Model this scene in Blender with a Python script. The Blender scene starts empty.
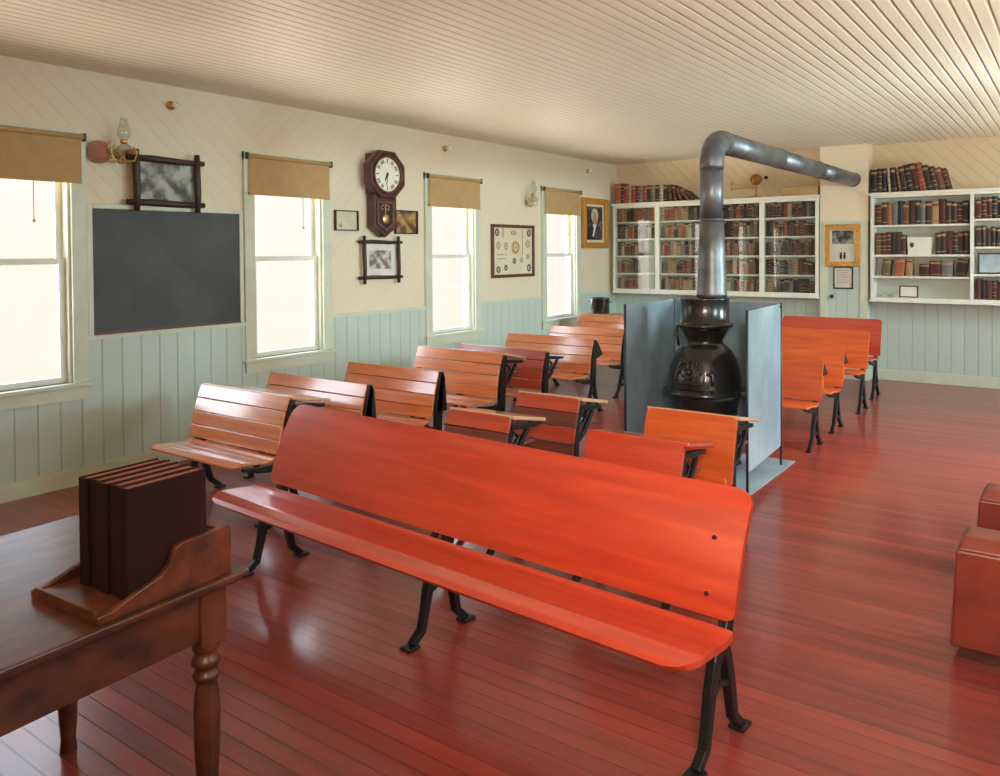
import bpy, math, random
from mathutils import Vector, Matrix
random.seed(7)
C = bpy.context.scene.collection
sc = bpy.context.scene
PI = math.pi

# ------------------------------------------------------------------ materials
def mat(name, col, rough=.5, col2=None, scale=4., stretch=(1, 1, 1), metal=0., coat=0., coat_rough=.15, coat_ior=1.5,
        bump=0., bscale=30., detail=3., spec=.5, emit=None, estr=1., lo=.35, hi=.65):
    m = bpy.data.materials.new(name); m.use_nodes = True
    nt = m.node_tree; b = nt.nodes['Principled BSDF']
    b.inputs['Base Color'].default_value = (*col, 1); b.inputs['Roughness'].default_value = rough
    b.inputs['Metallic'].default_value = metal; b.inputs['Specular IOR Level'].default_value = spec
    b.inputs['Coat Weight'].default_value = coat; b.inputs['Coat Roughness'].default_value = coat_rough; b.inputs['Coat IOR'].default_value = coat_ior
    if emit:
        b.inputs['Emission Color'].default_value = (*emit, 1); b.inputs['Emission Strength'].default_value = estr
    tc = nt.nodes.new('ShaderNodeTexCoord'); mp = nt.nodes.new('ShaderNodeMapping')
    mp.inputs['Scale'].default_value = stretch; nt.links.new(tc.outputs['Object'], mp.inputs['Vector'])
    if col2:
        n = nt.nodes.new('ShaderNodeTexNoise'); n.inputs['Scale'].default_value = scale; n.inputs['Detail'].default_value = detail
        r = nt.nodes.new('ShaderNodeValToRGB'); r.color_ramp.elements[0].color = (*col2, 1); r.color_ramp.elements[1].color = (*col, 1)
        r.color_ramp.elements[0].position = lo; r.color_ramp.elements[1].position = hi
        nt.links.new(mp.outputs[0], n.inputs['Vector']); nt.links.new(n.outputs['Fac'], r.inputs[0]); nt.links.new(r.outputs[0], b.inputs['Base Color'])
    if bump:
        n = nt.nodes.new('ShaderNodeTexNoise'); n.inputs['Scale'].default_value = bscale
        bp = nt.nodes.new('ShaderNodeBump'); bp.inputs['Strength'].default_value = bump; bp.inputs['Distance'].default_value = .01
        nt.links.new(mp.outputs[0], n.inputs['Vector']); nt.links.new(n.outputs['Fac'], bp.inputs['Height']); nt.links.new(bp.outputs[0], b.inputs['Normal'])
    return m

def board_mat(name, col, axis, width, groove=.05, groove_col=.6, rough=.5, vary=.0, coat=0., coat_rough=.2, grain=None, soft=False, spec=.5, bumpd=.006):
    """boards laid side by side: axis is the unit vector across the boards (object space = world)"""
    m = bpy.data.materials.new(name); m.use_nodes = True
    nt = m.node_tree; N = nt.nodes; L = nt.links; b = N['Principled BSDF']
    b.inputs['Roughness'].default_value = rough; b.inputs['Coat Weight'].default_value = coat; b.inputs['Coat Roughness'].default_value = coat_rough; b.inputs['Coat IOR'].default_value = 1.5
    b.inputs['Specular IOR Level'].default_value = spec
    tc = N.new('ShaderNodeTexCoord')
    d = N.new('ShaderNodeVectorMath'); d.operation = 'DOT_PRODUCT'; d.inputs[1].default_value = axis
    L.new(tc.outputs['Object'], d.inputs[0])
    def M(op, a, v=None):
        n = N.new('ShaderNodeMath'); n.operation = op
        if hasattr(a, 'links'): L.new(a, n.inputs[0])
        else: n.inputs[0].default_value = a
        if v is not None:
            if hasattr(v, 'links'): L.new(v, n.inputs[1])
            else: n.inputs[1].default_value = v
        return n.outputs[0]
    s = M('DIVIDE', d.outputs['Value'], width)
    fr = M('FRACT', s); fl = M('FLOOR', s)
    e = M('ABSOLUTE', M('SUBTRACT', fr, .5))          # .5 at the seam
    g = N.new('ShaderNodeMapRange'); g.inputs['From Min'].default_value = .5 - groove; g.inputs['From Max'].default_value = .5
    if soft: g.interpolation_type = 'SMOOTHSTEP'
    L.new(e, g.inputs['Value'])
    wn = N.new('ShaderNodeTexWhiteNoise'); wn.noise_dimensions = '1D'; L.new(fl, wn.inputs['W'])
    base = N.new('ShaderNodeMix'); base.data_type = 'RGBA'
    base.inputs['A'].default_value = (*[c * (1 - vary) for c in col], 1); base.inputs['B'].default_value = (*[min(1, c * (1 + vary)) for c in col], 1)
    fac = wn.outputs['Value']
    if grain:
        mp = N.new('ShaderNodeMapping'); mp.inputs['Scale'].default_value = grain[0]; L.new(tc.outputs['Object'], mp.inputs['Vector'])
        ns = N.new('ShaderNodeTexNoise'); ns.inputs['Scale'].default_value = grain[1]; ns.inputs['Detail'].default_value = 5; L.new(mp.outputs[0], ns.inputs['Vector'])
        r = N.new('ShaderNodeMapRange'); r.inputs['From Min'].default_value = .3; r.inputs['From Max'].default_value = .7; L.new(ns.outputs['Fac'], r.inputs['Value'])
        fac = M('ADD', M('MULTIPLY', fac, .5), M('MULTIPLY', r.outputs[0], .5))
    L.new(fac, base.inputs['Factor'])
    gm = N.new('ShaderNodeMix'); gm.data_type = 'RGBA'; gm.inputs['B'].default_value = (*[c * groove_col for c in col], 1)
    L.new(base.outputs['Result'], gm.inputs['A']); L.new(g.outputs[0], gm.inputs['Factor']); L.new(gm.outputs['Result'], b.inputs['Base Color'])
    bp = N.new('ShaderNodeBump'); bp.inputs['Strength'].default_value = .7; bp.inputs['Distance'].default_value = bumpd; bp.invert = True
    L.new(g.outputs[0], bp.inputs['Height']); L.new(bp.outputs[0], b.inputs['Normal'])
    return m

def glass_mat(name, tint=(1, 1, 1), base=.04, ior=1.4):
    m = bpy.data.materials.new(name); m.use_nodes = True
    nt = m.node_tree; nt.nodes.remove(nt.nodes['Principled BSDF'])
    t = nt.nodes.new('ShaderNodeBsdfTransparent'); t.inputs[0].default_value = (*tint, 1)
    g = nt.nodes.new('ShaderNodeBsdfGlossy'); g.inputs['Roughness'].default_value = .01
    lw = nt.nodes.new('ShaderNodeLayerWeight'); lw.inputs['Blend'].default_value = .5      # facing = 1 - |cos|, same from both sides
    pw = nt.nodes.new('ShaderNodeMath'); pw.operation = 'POWER'; pw.inputs[1].default_value = 5
    f = nt.nodes.new('ShaderNodeMapRange'); f.inputs['To Min'].default_value = ((ior - 1) / (ior + 1)) ** 2
    nt.links.new(lw.outputs['Facing'], pw.inputs[0]); nt.links.new(pw.outputs[0], f.inputs['Value'])
    mx = nt.nodes.new('ShaderNodeMixShader')
    nt.links.new(f.outputs[0], mx.inputs[0]); nt.links.new(t.outputs[0], mx.inputs[1]); nt.links.new(g.outputs[0], mx.inputs[2])
    nt.links.new(mx.outputs[0], nt.nodes['Material Output'].inputs['Surface'])
    return m

S2 = math.sqrt(.5)
MT = dict(
    wall_upper=board_mat('cream_diagonal_boards', (.76, .68, .52), (0, S2, S2), .11, .03, .92, .5, .015, bumpd=.003),
    wall_upper2=board_mat('cream_diagonal_boards_rising', (.76, .68, .52), (0, -S2, S2), .11, .025, .94, .5, .012, bumpd=.003),
    wall_back=board_mat('cream_diagonal_boards_back', (.76, .62, .43), (S2, 0, S2), .11, .04, .82, .5, .015),
    wall_plain=mat('cream_plain', (.80, .72, .55), .6),
    wains_left=board_mat('green_vertical_boards', (.52, .635, .575), (0, 1, 0), .145, .05, .72, .42, .02),
    wains_back=board_mat('green_vertical_boards_back', (.52, .635, .575), (1, 0, 0), .145, .05, .78, .42, .02),
    trim=mat('pale_green_trim', (.66, .70, .58), .4, (.58, .64, .52), 5),
    ceiling=board_mat('beaded_ceiling', (.87, .85, .68), (1, 0, 0), .085, .16, .70, .5, .01, soft=True, bumpd=.012),
    floor=board_mat('red_floor_boards', (.25, .036, .024), (0, 1, 0), .075, .04, .66, .40, .42, .6, .15, ((.8, 12, 1), 2.0), spec=.3),
    white=mat('white_gloss_paint', (.84, .85, .78), .35, (.76, .78, .70), 6),
    slate=mat('slate_board', (.060, .062, .066), .55, (.040, .042, .046), 3, detail=6),
    shade=mat('tan_window_shade', (.50, .33, .15), .8, (.46, .30, .135), 12),
    wood_red=mat('red_varnished_wood', (.52, .045, .014), .36, (.40, .030, .010), 3, (.7, 9, 9), coat=.9, coat_rough=.14, coat_ior=1.75, detail=5),
    wood_orange=mat('orange_varnished_wood', (.62, .105, .018), .36, (.48, .07, .014), 3, (.8, 9, 9), coat=.5, coat_rough=.22, detail=5),
    wood_honey=mat('honey_varnished_wood', (.70, .215, .055), .34, (.56, .145, .035), 3, (.8, 10, 10), coat=1, coat_rough=.13, coat_ior=1.9, detail=5),
    wood_top=mat('glare_paled_desk_top', (.60, .36, .21), .32, (.50, .27, .14), 3, (.8, 10, 10), coat=1, coat_rough=.13, coat_ior=1.8),  # window glare on the desktops put into this paler base colour
    wood_mid=mat('reddish_varnished_wood', (.44, .060, .022), .38, (.33, .04, .016), 3, (.8, 9, 9), coat=.8, coat_rough=.16, coat_ior=1.7, detail=5),
    wood_brown=mat('dark_brown_board', (.15, .035, .022), .45, (.10, .024, .016), 3, (.8, 9, 9), coat=.3),
    wood_table=mat('old_table_wood', (.150, .042, .020), .40, (.045, .014, .009), 5, (5, 1.5, 2), coat=.35, coat_rough=.25, detail=6),
    wood_rack=mat('book_rack_wood', (.18, .048, .020), .45, (.06, .018, .010), 8, (2, 2, 2), coat=.25, detail=6),
    wood_bin=mat('dark_red_bench_wood', (.24, .035, .018), .42, (.15, .022, .014), 4, (1, 2, 1.5), coat=.3, detail=5),
    wood_dark=mat('dark_walnut', (.085, .022, .018), .35, (.05, .014, .012), 10, (1, 1, 3), coat=.4),
    twig=mat('dark_twig_wood', (.030, .013, .009), .5, (.055, .026, .018), 20, (1, 1, 1)),
    iron=mat('black_cast_iron', (.005, .005, .0055), .42, (.009, .009, .009), 18, spec=.35, bump=.15, bscale=60),
    stove=mat('polished_black_stove', (.010, .0095, .009), .26, (.016, .015, .014), 14, bump=.12, bscale=40, coat=.3, coat_rough=.2),
    pipe=mat('blued_stovepipe', (.19, .20, .21), .42, (.10, .11, .12), 7, (1, 1, 1), metal=.7),
    zinc=mat('galvanised_sheet', (.38, .47, .52), .36, (.22, .30, .35), 2.6, (1, 1, .8), metal=.25, bump=.12, bscale=9, detail=5),
    rod=mat('dark_rod', (.022, .022, .028), .5),
    gold=mat('gilt_frame', (.74, .37, .07), .38, (.52, .24, .04), 40, metal=.35, bump=.5, bscale=80),
    brass=mat('brass', (.70, .46, .14), .3, metal=.85),
    copper=mat('copper_globe', (.55, .22, .07), .35, (.36, .13, .04), 6, metal=.4),
    paper=mat('aged_paper', (.74, .69, .55), .7, (.66, .61, .47), 8),
    paper_white=mat('white_paper', (.80, .79, .72), .7, (.74, .73, .66), 6),
    mat_cream=mat('cream_mount', (.80, .72, .54), .7),
    frame_red=mat('reddish_frame', (.15, .045, .022), .4, (.09, .028, .016), 20),
    thin_black=mat('thin_black_frame', (.025, .018, .015), .4),
    print_grey=mat('grey_engraving', (.50, .53, .50), .6, (.07, .09, .09), 9, detail=7, lo=.40, hi=.60),
    print_sketch=mat('sketch_print', (.70, .66, .56), .6, (.17, .15, .13), 16, detail=8, lo=.42, hi=.60),
    print_sepia=mat('sepia_print', (.52, .30, .09), .6, (.12, .055, .02), 12, detail=6, lo=.42, hi=.62),
    print_photo=mat('dark_photograph', (.40, .42, .40), .5, (.03, .035, .035), 14, detail=6, lo=.42, hi=.64),
    portrait_bg=mat('dark_portrait_ground', (.035, .030, .026), .5, (.07, .055, .04), 6),
    skin=mat('painted_skin', (.58, .30, .15), .6), dark=mat('black_cloth_paint', (.012, .012, .012), .7),
    ink=mat('grey_ink', (.07, .065, .055), .7), ink_gold=mat('gold_ink', (.50, .33, .12), .6), ink_blue=mat('blue_black_seal', (.05, .055, .07), .6),
    dial=mat('clock_dial', (.84, .82, .72), .4), glass=glass_mat('clear_glass'), case_glass=glass_mat('bookcase_glass', (.96, .98, .97), ior=1.5),
    chimney_glass=glass_mat('lamp_chimney_glass', (.86, .87, .86), ior=1.7),
    porcelain=mat('white_porcelain', (.85, .83, .75), .25), bulb=mat('frosted_bulb', (.85, .80, .68), .25),
    dish=mat('dull_brown_metal', (.42, .17, .09), .5, (.30, .11, .06), 5, metal=.2),
    ledger=mat('maroon_ledger', (.030, .008, .007), .55, (.018, .006, .0055), 6, spec=.25), ledger_page=mat('reddish_page_edge', (.36, .12, .085), .6, (.26, .08, .06), 40, (1, 8, 1)),
    case_back=mat('bookcase_back', (.55, .60, .53), .5), blueprint=mat('blue_plate', (.25, .38, .47), .4, (.50, .60, .64), 5),  # bookcase back is one even pale grey-green
    knob=mat('dark_knob', (.05, .045, .04), .35), pewter=mat('black_enamel', (.010, .011, .013), .16, coat=.6, coat_rough=.08),
    ground=mat('dry_ground', (.62, .55, .44), .9, (.52, .46, .38), 1.5),
)
BOOKC = {'maroon': (.085, .016, .014), 'brown': (.17, .07, .034), 'tan': (.46, .28, .14), 'red': (.32, .055, .032), 'orange-red': (.42, .11, .045),
         'black': (.016, .014, .014), 'grey': (.16, .18, .18), 'olive': (.14, .12, .055), 'cream': (.55, .48, .34), 'teal': (.055, .11, .115), 'dark brown': (.050, .022, .014)}
BM = {k: mat('book_cover_' + k.replace(' ', '_').replace('-', '_'), v, .55, tuple(c * .7 for c in v), 22) for k, v in BOOKC.items()}
BM['page'] = mat('book_pages', (.62, .54, .38), .8, (.5, .42, .28), 60)

# ------------------------------------------------------------------ geometry helpers
class MB:
    def __init__(s): s.v = []; s.f = []; s.m = []; s.mi = 0; s.sm = []; s.smooth = False
    def add(s, vs, fs):
        o = len(s.v); s.v += [tuple(v) for v in vs]; s.f += [tuple(i + o for i in f) for f in fs]
        s.m += [s.mi] * len(fs); s.sm += [s.smooth] * len(fs); return s
    def box(s, x0, x1, y0, y1, z0, z1):
        return s.add([(x, y, z) for z in (z0, z1) for y in (y0, y1) for x in (x0, x1)],
                     [(0, 2, 3, 1), (4, 5, 7, 6), (0, 1, 5, 4), (2, 6, 7, 3), (0, 4, 6, 2), (1, 3, 7, 5)])
    def hexa(s, b, t):      # bottom quad, top quad (same winding, counter clockwise from above)
        return s.add(list(b) + list(t), [(3, 2, 1, 0), (4, 5, 6, 7)] + [(i, (i + 1) % 4, (i + 1) % 4 + 4, i + 4) for i in range(4)])
    def prism(s, pts, d):   # planar polygon of 3d points extruded by vector d
        n = len(pts); P = [Vector(p) for p in pts]; D = Vector(d)
        nrm = Vector((0, 0, 0))
        for i in range(n): nrm += P[i].cross(P[(i + 1) % n])
        if nrm.dot(D) > 0: P = P[::-1]
        return s.add(P + [p + D for p in P], [tuple(range(n)), tuple(range(2 * n - 1, n - 1, -1))] + [(i, i + n, (i + 1) % n + n, (i + 1) % n) for i in range(n)])
    def bar(s, a, b, w0, w1=None, t=.03, up=(1, 0, 0)):   # flat tapered bar from a to b: t along up, w across
        a, b, u = Vector(a), Vector(b), Vector(up).normalized(); w1 = w0 if w1 is None else w1
        d = (b - a).normalized(); n = d.cross(u).normalized(); u = n.cross(d).normalized()
        q = lambda p, w: [p + n * w / 2 + u * t / 2, p - n * w / 2 + u * t / 2, p - n * w / 2 - u * t / 2, p + n * w / 2 - u * t / 2]
        return s.hexa(q(a, w0)[::-1], q(b, w1)[::-1])
    def strip(s, pts, ws, t, axis=(1, 0, 0)):   # flat ribbon through points; t thick along axis, width per point across
        P = [Vector(p) for p in pts]; A = Vector(axis).normalized(); n = len(P); rows = []
        for i, p in enumerate(P):
            d = (P[min(i + 1, n - 1)] - P[max(i - 1, 0)]).normalized(); c = d.cross(A).normalized(); w = ws[i] if isinstance(ws, (list, tuple)) else ws
            rows.append([p + c * w / 2 + A * t / 2, p - c * w / 2 + A * t / 2, p - c * w / 2 - A * t / 2, p + c * w / 2 - A * t / 2])
        vs = [v for r in rows for v in r]; fs = [(3, 2, 1, 0), tuple(4 * (n - 1) + k for k in range(4))]
        fs = [(0, 1, 2, 3), tuple(4 * (n - 1) + k for k in (3, 2, 1, 0))]
        for i in range(n - 1):
            for k in range(4): fs.append((4 * i + k, 4 * i + 4 + k, 4 * i + 4 + (k + 1) % 4, 4 * i + (k + 1) % 4))
        return s.add(vs, fs)
    def tube(s, pts, r, seg=12, cap=True):
        P = [Vector(p) for p in pts]; n = len(P); rows = []; prev = None
        for i, p in enumerate(P):
            d = (P[min(i + 1, n - 1)] - P[max(i - 1, 0)]).normalized()
            if prev is None:
                h = Vector((0, 0, 1)) if abs(d.z) < .9 else Vector((1, 0, 0)); a = d.cross(h).normalized()
            else: a = (prev - d * prev.dot(d)).normalized()
            prev = a; b = d.cross(a); rr = r[i] if isinstance(r, (list, tuple)) else r
            rows.append([p + (a * math.cos(2 * PI * k / seg) + b * math.sin(2 * PI * k / seg)) * rr for k in range(seg)])
        vs = [v for q in rows for v in q]; fs = []
        sm = s.smooth; s.smooth = True
        for i in range(n - 1):
            for k in range(seg): fs.append((i * seg + k, i * seg + (k + 1) % seg, (i + 1) * seg + (k + 1) % seg, (i + 1) * seg + k))
        o = len(s.v); s.add(vs, fs); s.smooth = sm
        if cap:
            o0 = o; s.f += [tuple(o0 + k for k in range(seg - 1, -1, -1)), tuple(o0 + (n - 1) * seg + k for k in range(seg))]; s.m += [s.mi] * 2; s.sm += [False] * 2
        return s
    def lathe(s, prof, c=(0, 0, 0), seg=24, a0=0., a1=2 * PI, ax='z'):   # prof: (r, z) list
        full = abs(a1 - a0) > 6.28; m = seg if full else seg + 1
        T = {'z': lambda x, y, z: (x, y, z), 'x': lambda x, y, z: (z, x, y), 'y': lambda x, y, z: (x, z, y)}[ax]
        vs = []
        for r, z in prof:
            for k in range(m):
                a = a0 + (a1 - a0) * k / seg; x, y, zz = T(r * math.cos(a), r * math.sin(a), z); vs.append((c[0] + x, c[1] + y, c[2] + zz))
        fs = []
        for i in range(len(prof) - 1):
            for k in range(seg if full else seg):
                j = (k + 1) % m; q = (i * m + k, i * m + j, (i + 1) * m + j, (i + 1) * m + k); fs.append(q if ax != 'y' else q[::-1])
        sm = s.smooth; s.smooth = True; s.add(vs, fs); s.smooth = sm; return s
    def ball(s, c, r, seg=16, sx=1, sy=1, sz=1):
        n = seg // 2; vs = []; fs = []
        for i in range(n + 1):
            a = PI * i / n
            for k in range(seg):
                b = 2 * PI * k / seg; vs.append((c[0] + r * sx * math.sin(a) * math.cos(b), c[1] + r * sy * math.sin(a) * math.sin(b), c[2] - r * sz * math.cos(a)))
        for i in range(n):
            for k in range(seg): fs.append((i * seg + k, i * seg + (k + 1) % seg, (i + 1) * seg + (k + 1) % seg, (i + 1) * seg + k))
        sm = s.smooth; s.smooth = True; s.add(vs, fs); s.smooth = sm; return s
    def build(s, name, mats, parent=None, bevel=0, loc=None, shift=None):
        me = bpy.data.meshes.new(name)
        vs = s.v if shift is None else [(a - shift[0], b - shift[1], c - shift[2]) for a, b, c in s.v]
        me.from_pydata(vs, [], s.f)
        for m in (mats if isinstance(mats, (list, tuple)) else [mats]): me.materials.append(m)
        me.polygons.foreach_set('material_index', s.m); me.polygons.foreach_set('use_smooth', s.sm); me.update()
        o = bpy.data.objects.new(name, me); C.objects.link(o)
        if loc: o.location = loc
        if shift is not None: o.location = shift
        if parent: o.parent = parent
        if bevel:
            b = o.modifiers.new('bevel', 'BEVEL'); b.width = bevel; b.segments = 2; b.limit_method = 'ANGLE'; b.angle_limit = .7
        return o

def thing(name, label, cat, loc=(0, 0, 0), rz=0, group=None):
    o = bpy.data.objects.new(name, None); C.objects.link(o); o.location = loc; o.rotation_euler = (0, 0, rz); o.empty_display_size = .1
    return tag(o, label, cat, group)
def tag(o, label, cat, group=None):
    o['label'] = label; o['category'] = cat
    if group: o['group'] = group
    return o
def struct(o): o['kind'] = 'structure'; return o
def copy_tree(o, parent=None):
    c = o.copy(); C.objects.link(c); c.parent = parent
    for ch in list(o.children): copy_tree(ch, c)
    return c
def bm_box(*a): return MB().box(*a)

# ------------------------------------------------------------------ camera
cam_d = bpy.data.cameras.new('camera'); cam = bpy.data.objects.new('camera', cam_d); C.objects.link(cam)
yaw, pitch, roll = -.598703, .0171637, -.0061469
fw = Vector((math.sin(yaw) * math.cos(pitch), math.cos(yaw) * math.cos(pitch), -math.sin(pitch)))
r0 = Vector((math.cos(yaw), -math.sin(yaw), 0)); u0 = r0.cross(fw)
rr = r0 * math.cos(roll) + u0 * math.sin(roll); uu = u0 * math.cos(roll) - r0 * math.sin(roll)
M = Matrix((rr, uu, -fw)).transposed().to_4x4(); M.translation = (5.9554, 0, 1.65); cam.matrix_world = M
cam_d.sensor_width = 36; cam_d.lens = 784.102 * 36 / 1000
cam_d.shift_x = (500 - 547.614) / 1000; cam_d.shift_y = (265.124 - 388) / 1000
cam_d.clip_start = .05; sc.camera = cam

# ------------------------------------------------------------------ the room
XR, YB, YF, H = 7.0, 10.63, -1.7, 2.98
WT = .16
struct(bm_box(-WT, XR + WT, YF - WT, YB + WT, -.1, 0).build('floor', MT['floor']))
struct(bm_box(-WT, XR + WT, YF - WT, YB + WT, H, H + .1).build('ceiling', MT['ceiling']))
WINS = [(1.95, 2.70), (4.19, 4.93), (6.43, 7.18), (8.67, 9.43)]
ZS, ZT = .735, 2.46
def wall_with_windows(x0, x1, name, m):
    b = MB(); ys = [YF - WT] + [v for w in WINS for v in w] + [YB + WT]
    for i in range(0, len(ys), 2): b.mi = 1 if i > 2 else 0; b.box(x0, x1, ys[i], ys[i + 1], 0, H)
    for a, c in WINS: b.mi = 1 if a > 3 else 0; b.box(x0, x1, a, c, 0, ZS); b.box(x0, x1, a, c, ZT, H)
    return struct(b.build(name, [m, MT['wall_upper2']]))
wall_with_windows(-WT, 0, 'wall_left', MT['wall_upper'])
wall_with_windows(XR, XR + WT, 'wall_right', MT['wall_upper'])
struct(bm_box(0, XR, YB, YB + WT, 0, H).build('wall_back', MT['wall_back']))
struct(bm_box(0, XR, YF - WT, YF, 0, H).build('wall_front', MT['wall_back']))
# wainscot and its cap on the left wall (broken at the window casings), back wall and right wall
WZ = 1.03
def wainscot(x0, x1, nm, cap):
    b = MB(); c = MB(); ys = [YF] + [v for w in WINS for v in (w[0] - .1, w[1] + .1)] + [YB]
    for i in range(0, len(ys), 2):
        b.box(x0, x1, ys[i], ys[i + 1], 0, WZ)
        c.box(min(x0, x1 - cap), max(x1, x0 + cap), ys[i], ys[i + 1], WZ, WZ + .03)
    for a, d in WINS: b.box(x0, x1, a - .1, d + .1, 0, ZS - .09)
    struct(b.build(nm, MT['wains_left'])); return struct(c.build('trim_1', MT['trim']))
wainscot(0, .014, 'trim_2', .026)
wainscot(XR - .014, XR, 'trim_3', .026)
struct(bm_box(.014, XR - .014, YB - .014, YB, 0, 1.0).build('trim_4', MT['wains_back']))
struct(bm_box(.014, .03, YF, YB - .014, 0, .12).build('baseboard_left', MT['trim']))
struct(bm_box(.03, XR - .02, YB - .03, YB - .014, 0, .13).build('baseboard_back', MT['trim']))

def window(n, a, c, side):
    # side -1: left wall (outside towards -x); +1: right wall
    X = (lambda d: d) if side < 0 else (lambda d: XR - d)
    def bx(b, d0, d1, y0, y1, z0, z1):
        x0, x1 = sorted((X(d0), X(d1))); b.box(x0, x1, y0, y1, z0, z1)
    cs = MB()
    for y0, y1 in ((a - .10, a), (c, c + .10)): bx(cs, 0, .028, y0, y1, ZS - .09, ZT + .06)
    bx(cs, 0, .032, a - .10, c + .10, ZT, ZT + .07); bx(cs, 0, .03, a - .1, c + .1, ZS - .12, ZS - .03)
    for y0, y1 in ((a, a + .018), (c - .018, c)): bx(cs, -WT, 0, y0, y1, ZS, ZT)
    bx(cs, -WT, 0, a, c, ZT - .018, ZT)
    o = struct(cs.build('window_%d' % n, MT['trim']))
    st = MB(); bx(st, -WT, .055, a - .12, c + .12, ZS - .03, ZS); st.build('window_sill', MT['trim'], o, .004)
    zm = 1.60
    for nm, d, z0, z1 in (('upper_sash', -.10, zm - .025, ZT - .018), ('lower_sash', -.06, ZS, zm + .025)):
        s = MB(); w = .042
        bx(s, d - .016, d + .016, a + .018, a + .018 + w, z0, z1); bx(s, d - .016, d + .016, c - .018 - w, c - .018, z0, z1)
        bx(s, d - .016, d + .016, a + .018 + w, c - .018 - w, z0, z0 + w); bx(s, d - .016, d + .016, a + .018 + w, c - .018 - w, z1 - w, z1)
        so = s.build(nm, MT['white'], o)
        g = MB(); bx(g, d - .002, d + .002, a + .018 + w, c - .018 - w, z0 + w, z1 - w); g.build('pane', MT['glass'], so)
    return o
for i, (a, c) in enumerate(WINS): window(i + 1, a, c, -1)
for i, (a, c) in enumerate(WINS): window(i + 5, a, c, 1)
# roller shades on the left windows
for i, (a, c, lab) in enumerate([(1.95, 2.70, 'tan roller shade at the far left of the blackboard'),
                                 (4.19, 4.93, 'tan roller shade on the window beside the blackboard'),
                                 (6.43, 7.18, 'tan roller shade on the window between clock and framed chart'),
                                 (8.67, 9.43, 'tan roller shade on the window beside the gilt portrait')]):
    y0, y1 = a - .115, c + .075
    t = thing('window_shade', lab, 'window shade', (.05, (a + c) / 2, 2.49), 0, 'roller shades on the window wall')
    m = MB(); hy = (y1 - y0) / 2
    m.tube([(0, -hy + .02, 0), (0, hy - .02, 0)], .020, 12).build('roller', MT['shade'], t)
    MB().box(-.001, .003, -hy + .035, hy - .035, -.315, -.005).build('shade_cloth', MT['shade'], t)
    MB().box(-.006, .010, -hy + .02, hy - .035, -.335, -.312).build('hem_bar', MT['shade'], t, .003)
    for s_ in (-1, 1): MB().box(-.022, .018, s_ * (hy - .012) - .006, s_ * (hy - .012) + .006, -.03, .025).build('bracket', MT['rod'], t)
    b = MB(); b.tube([(.004, .12, -.325), (.004, .12, -.60)], .003, 6); b.lathe([(.001, -.62), (.009, -.615), (.009, -.60), (.001, -.595)], (.004, .12, 0), 10)
    b.build('pull_cord', MT['shade'], t)

# blackboard
t = thing('blackboard', 'dark slate blackboard on the window wall above green wainscot', 'blackboard', (0, 3.44, 1.6))
def yz(b, x0, x1, y0, y1, z0, z1): b.box(x0, x1, y0 - 3.44, y1 - 3.44, z0 - 1.6, z1 - 1.6)
b = MB(); yz(b, .001, .022, 2.84, 4.04, 1.075, 1.985); b.build('slate', MT['slate'], t)
b = MB(); yz(b, .001, .034, 2.84, 4.075, 1.985, 2.02); b.build('top_trim', MT['trim'], t, .004)
b = MB(); yz(b, .001, .03, 4.04, 4.075, 1.06, 1.985); b.build('side_trim', MT['trim'], t, .003)
b = MB(); yz(b, .001, .03, 2.80, 2.84, 1.06, 2.02); b.build('side_trim', MT['trim'], t, .003)
b = MB(); yz(b, .022, .036, 2.84, 4.04, 1.062, 1.078); b.build('chalk_rail', MT['frame_red'], t)

# ------------------------------------------------------------------ pictures on the window wall (built in local y-z, hung at x)
def twig_frame(label, cy, cz, w, h, over, tw, pr, mt, xo=.028):
    t = thing('rustic_picture_frame', label, 'picture', (xo, cy, cz))
    for s_ in (-1, 1):
        MB().tube([(0.006, -w / 2 - over, s_ * h / 2), (.008, -w / 4, s_ * h / 2 + .004), (.008, w / 4, s_ * h / 2 - .003), (.006, w / 2 + over, s_ * h / 2)], [tw * .42, tw * .55, tw * .5, tw * .42], 8).build('crossbar', MT['twig'], t)
        MB().tube([(.020, s_ * w / 2, -h / 2 - over), (.022, s_ * w / 2 + .003, -h / 4), (.022, s_ * w / 2 - .003, h / 4), (.020, s_ * w / 2, h / 2 + over)], [tw * .42, tw * .52, tw * .55, tw * .42], 8).build('upright', MT['twig'], t)
    MB().box(-.022, -.006, -w / 2, w / 2, -h / 2, h / 2).build('mount', MT['paper_white'], t)
    MB().box(-.006, -.004, -w / 2 + mt, w / 2 - mt, -h / 2 + mt, h / 2 - mt).build('print', pr, t)
    MB().box(.000, .002, -w / 2 + .005, w / 2 - .005, -h / 2 + .005, h / 2 - .005).build('pane', MT['glass'], t)
    return t
twig_frame('dark twig cross-corner frame with a grey engraving, hung above the blackboard', 3.385, 2.209, .49, .335, .065, .05, MT['print_grey'], .022, .056)
twig_frame('dark twig cross-corner frame with a small sketch, hung below the clock', 5.66, 1.578, .47, .36, .062, .038, MT['print_sketch'], .085)
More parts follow.
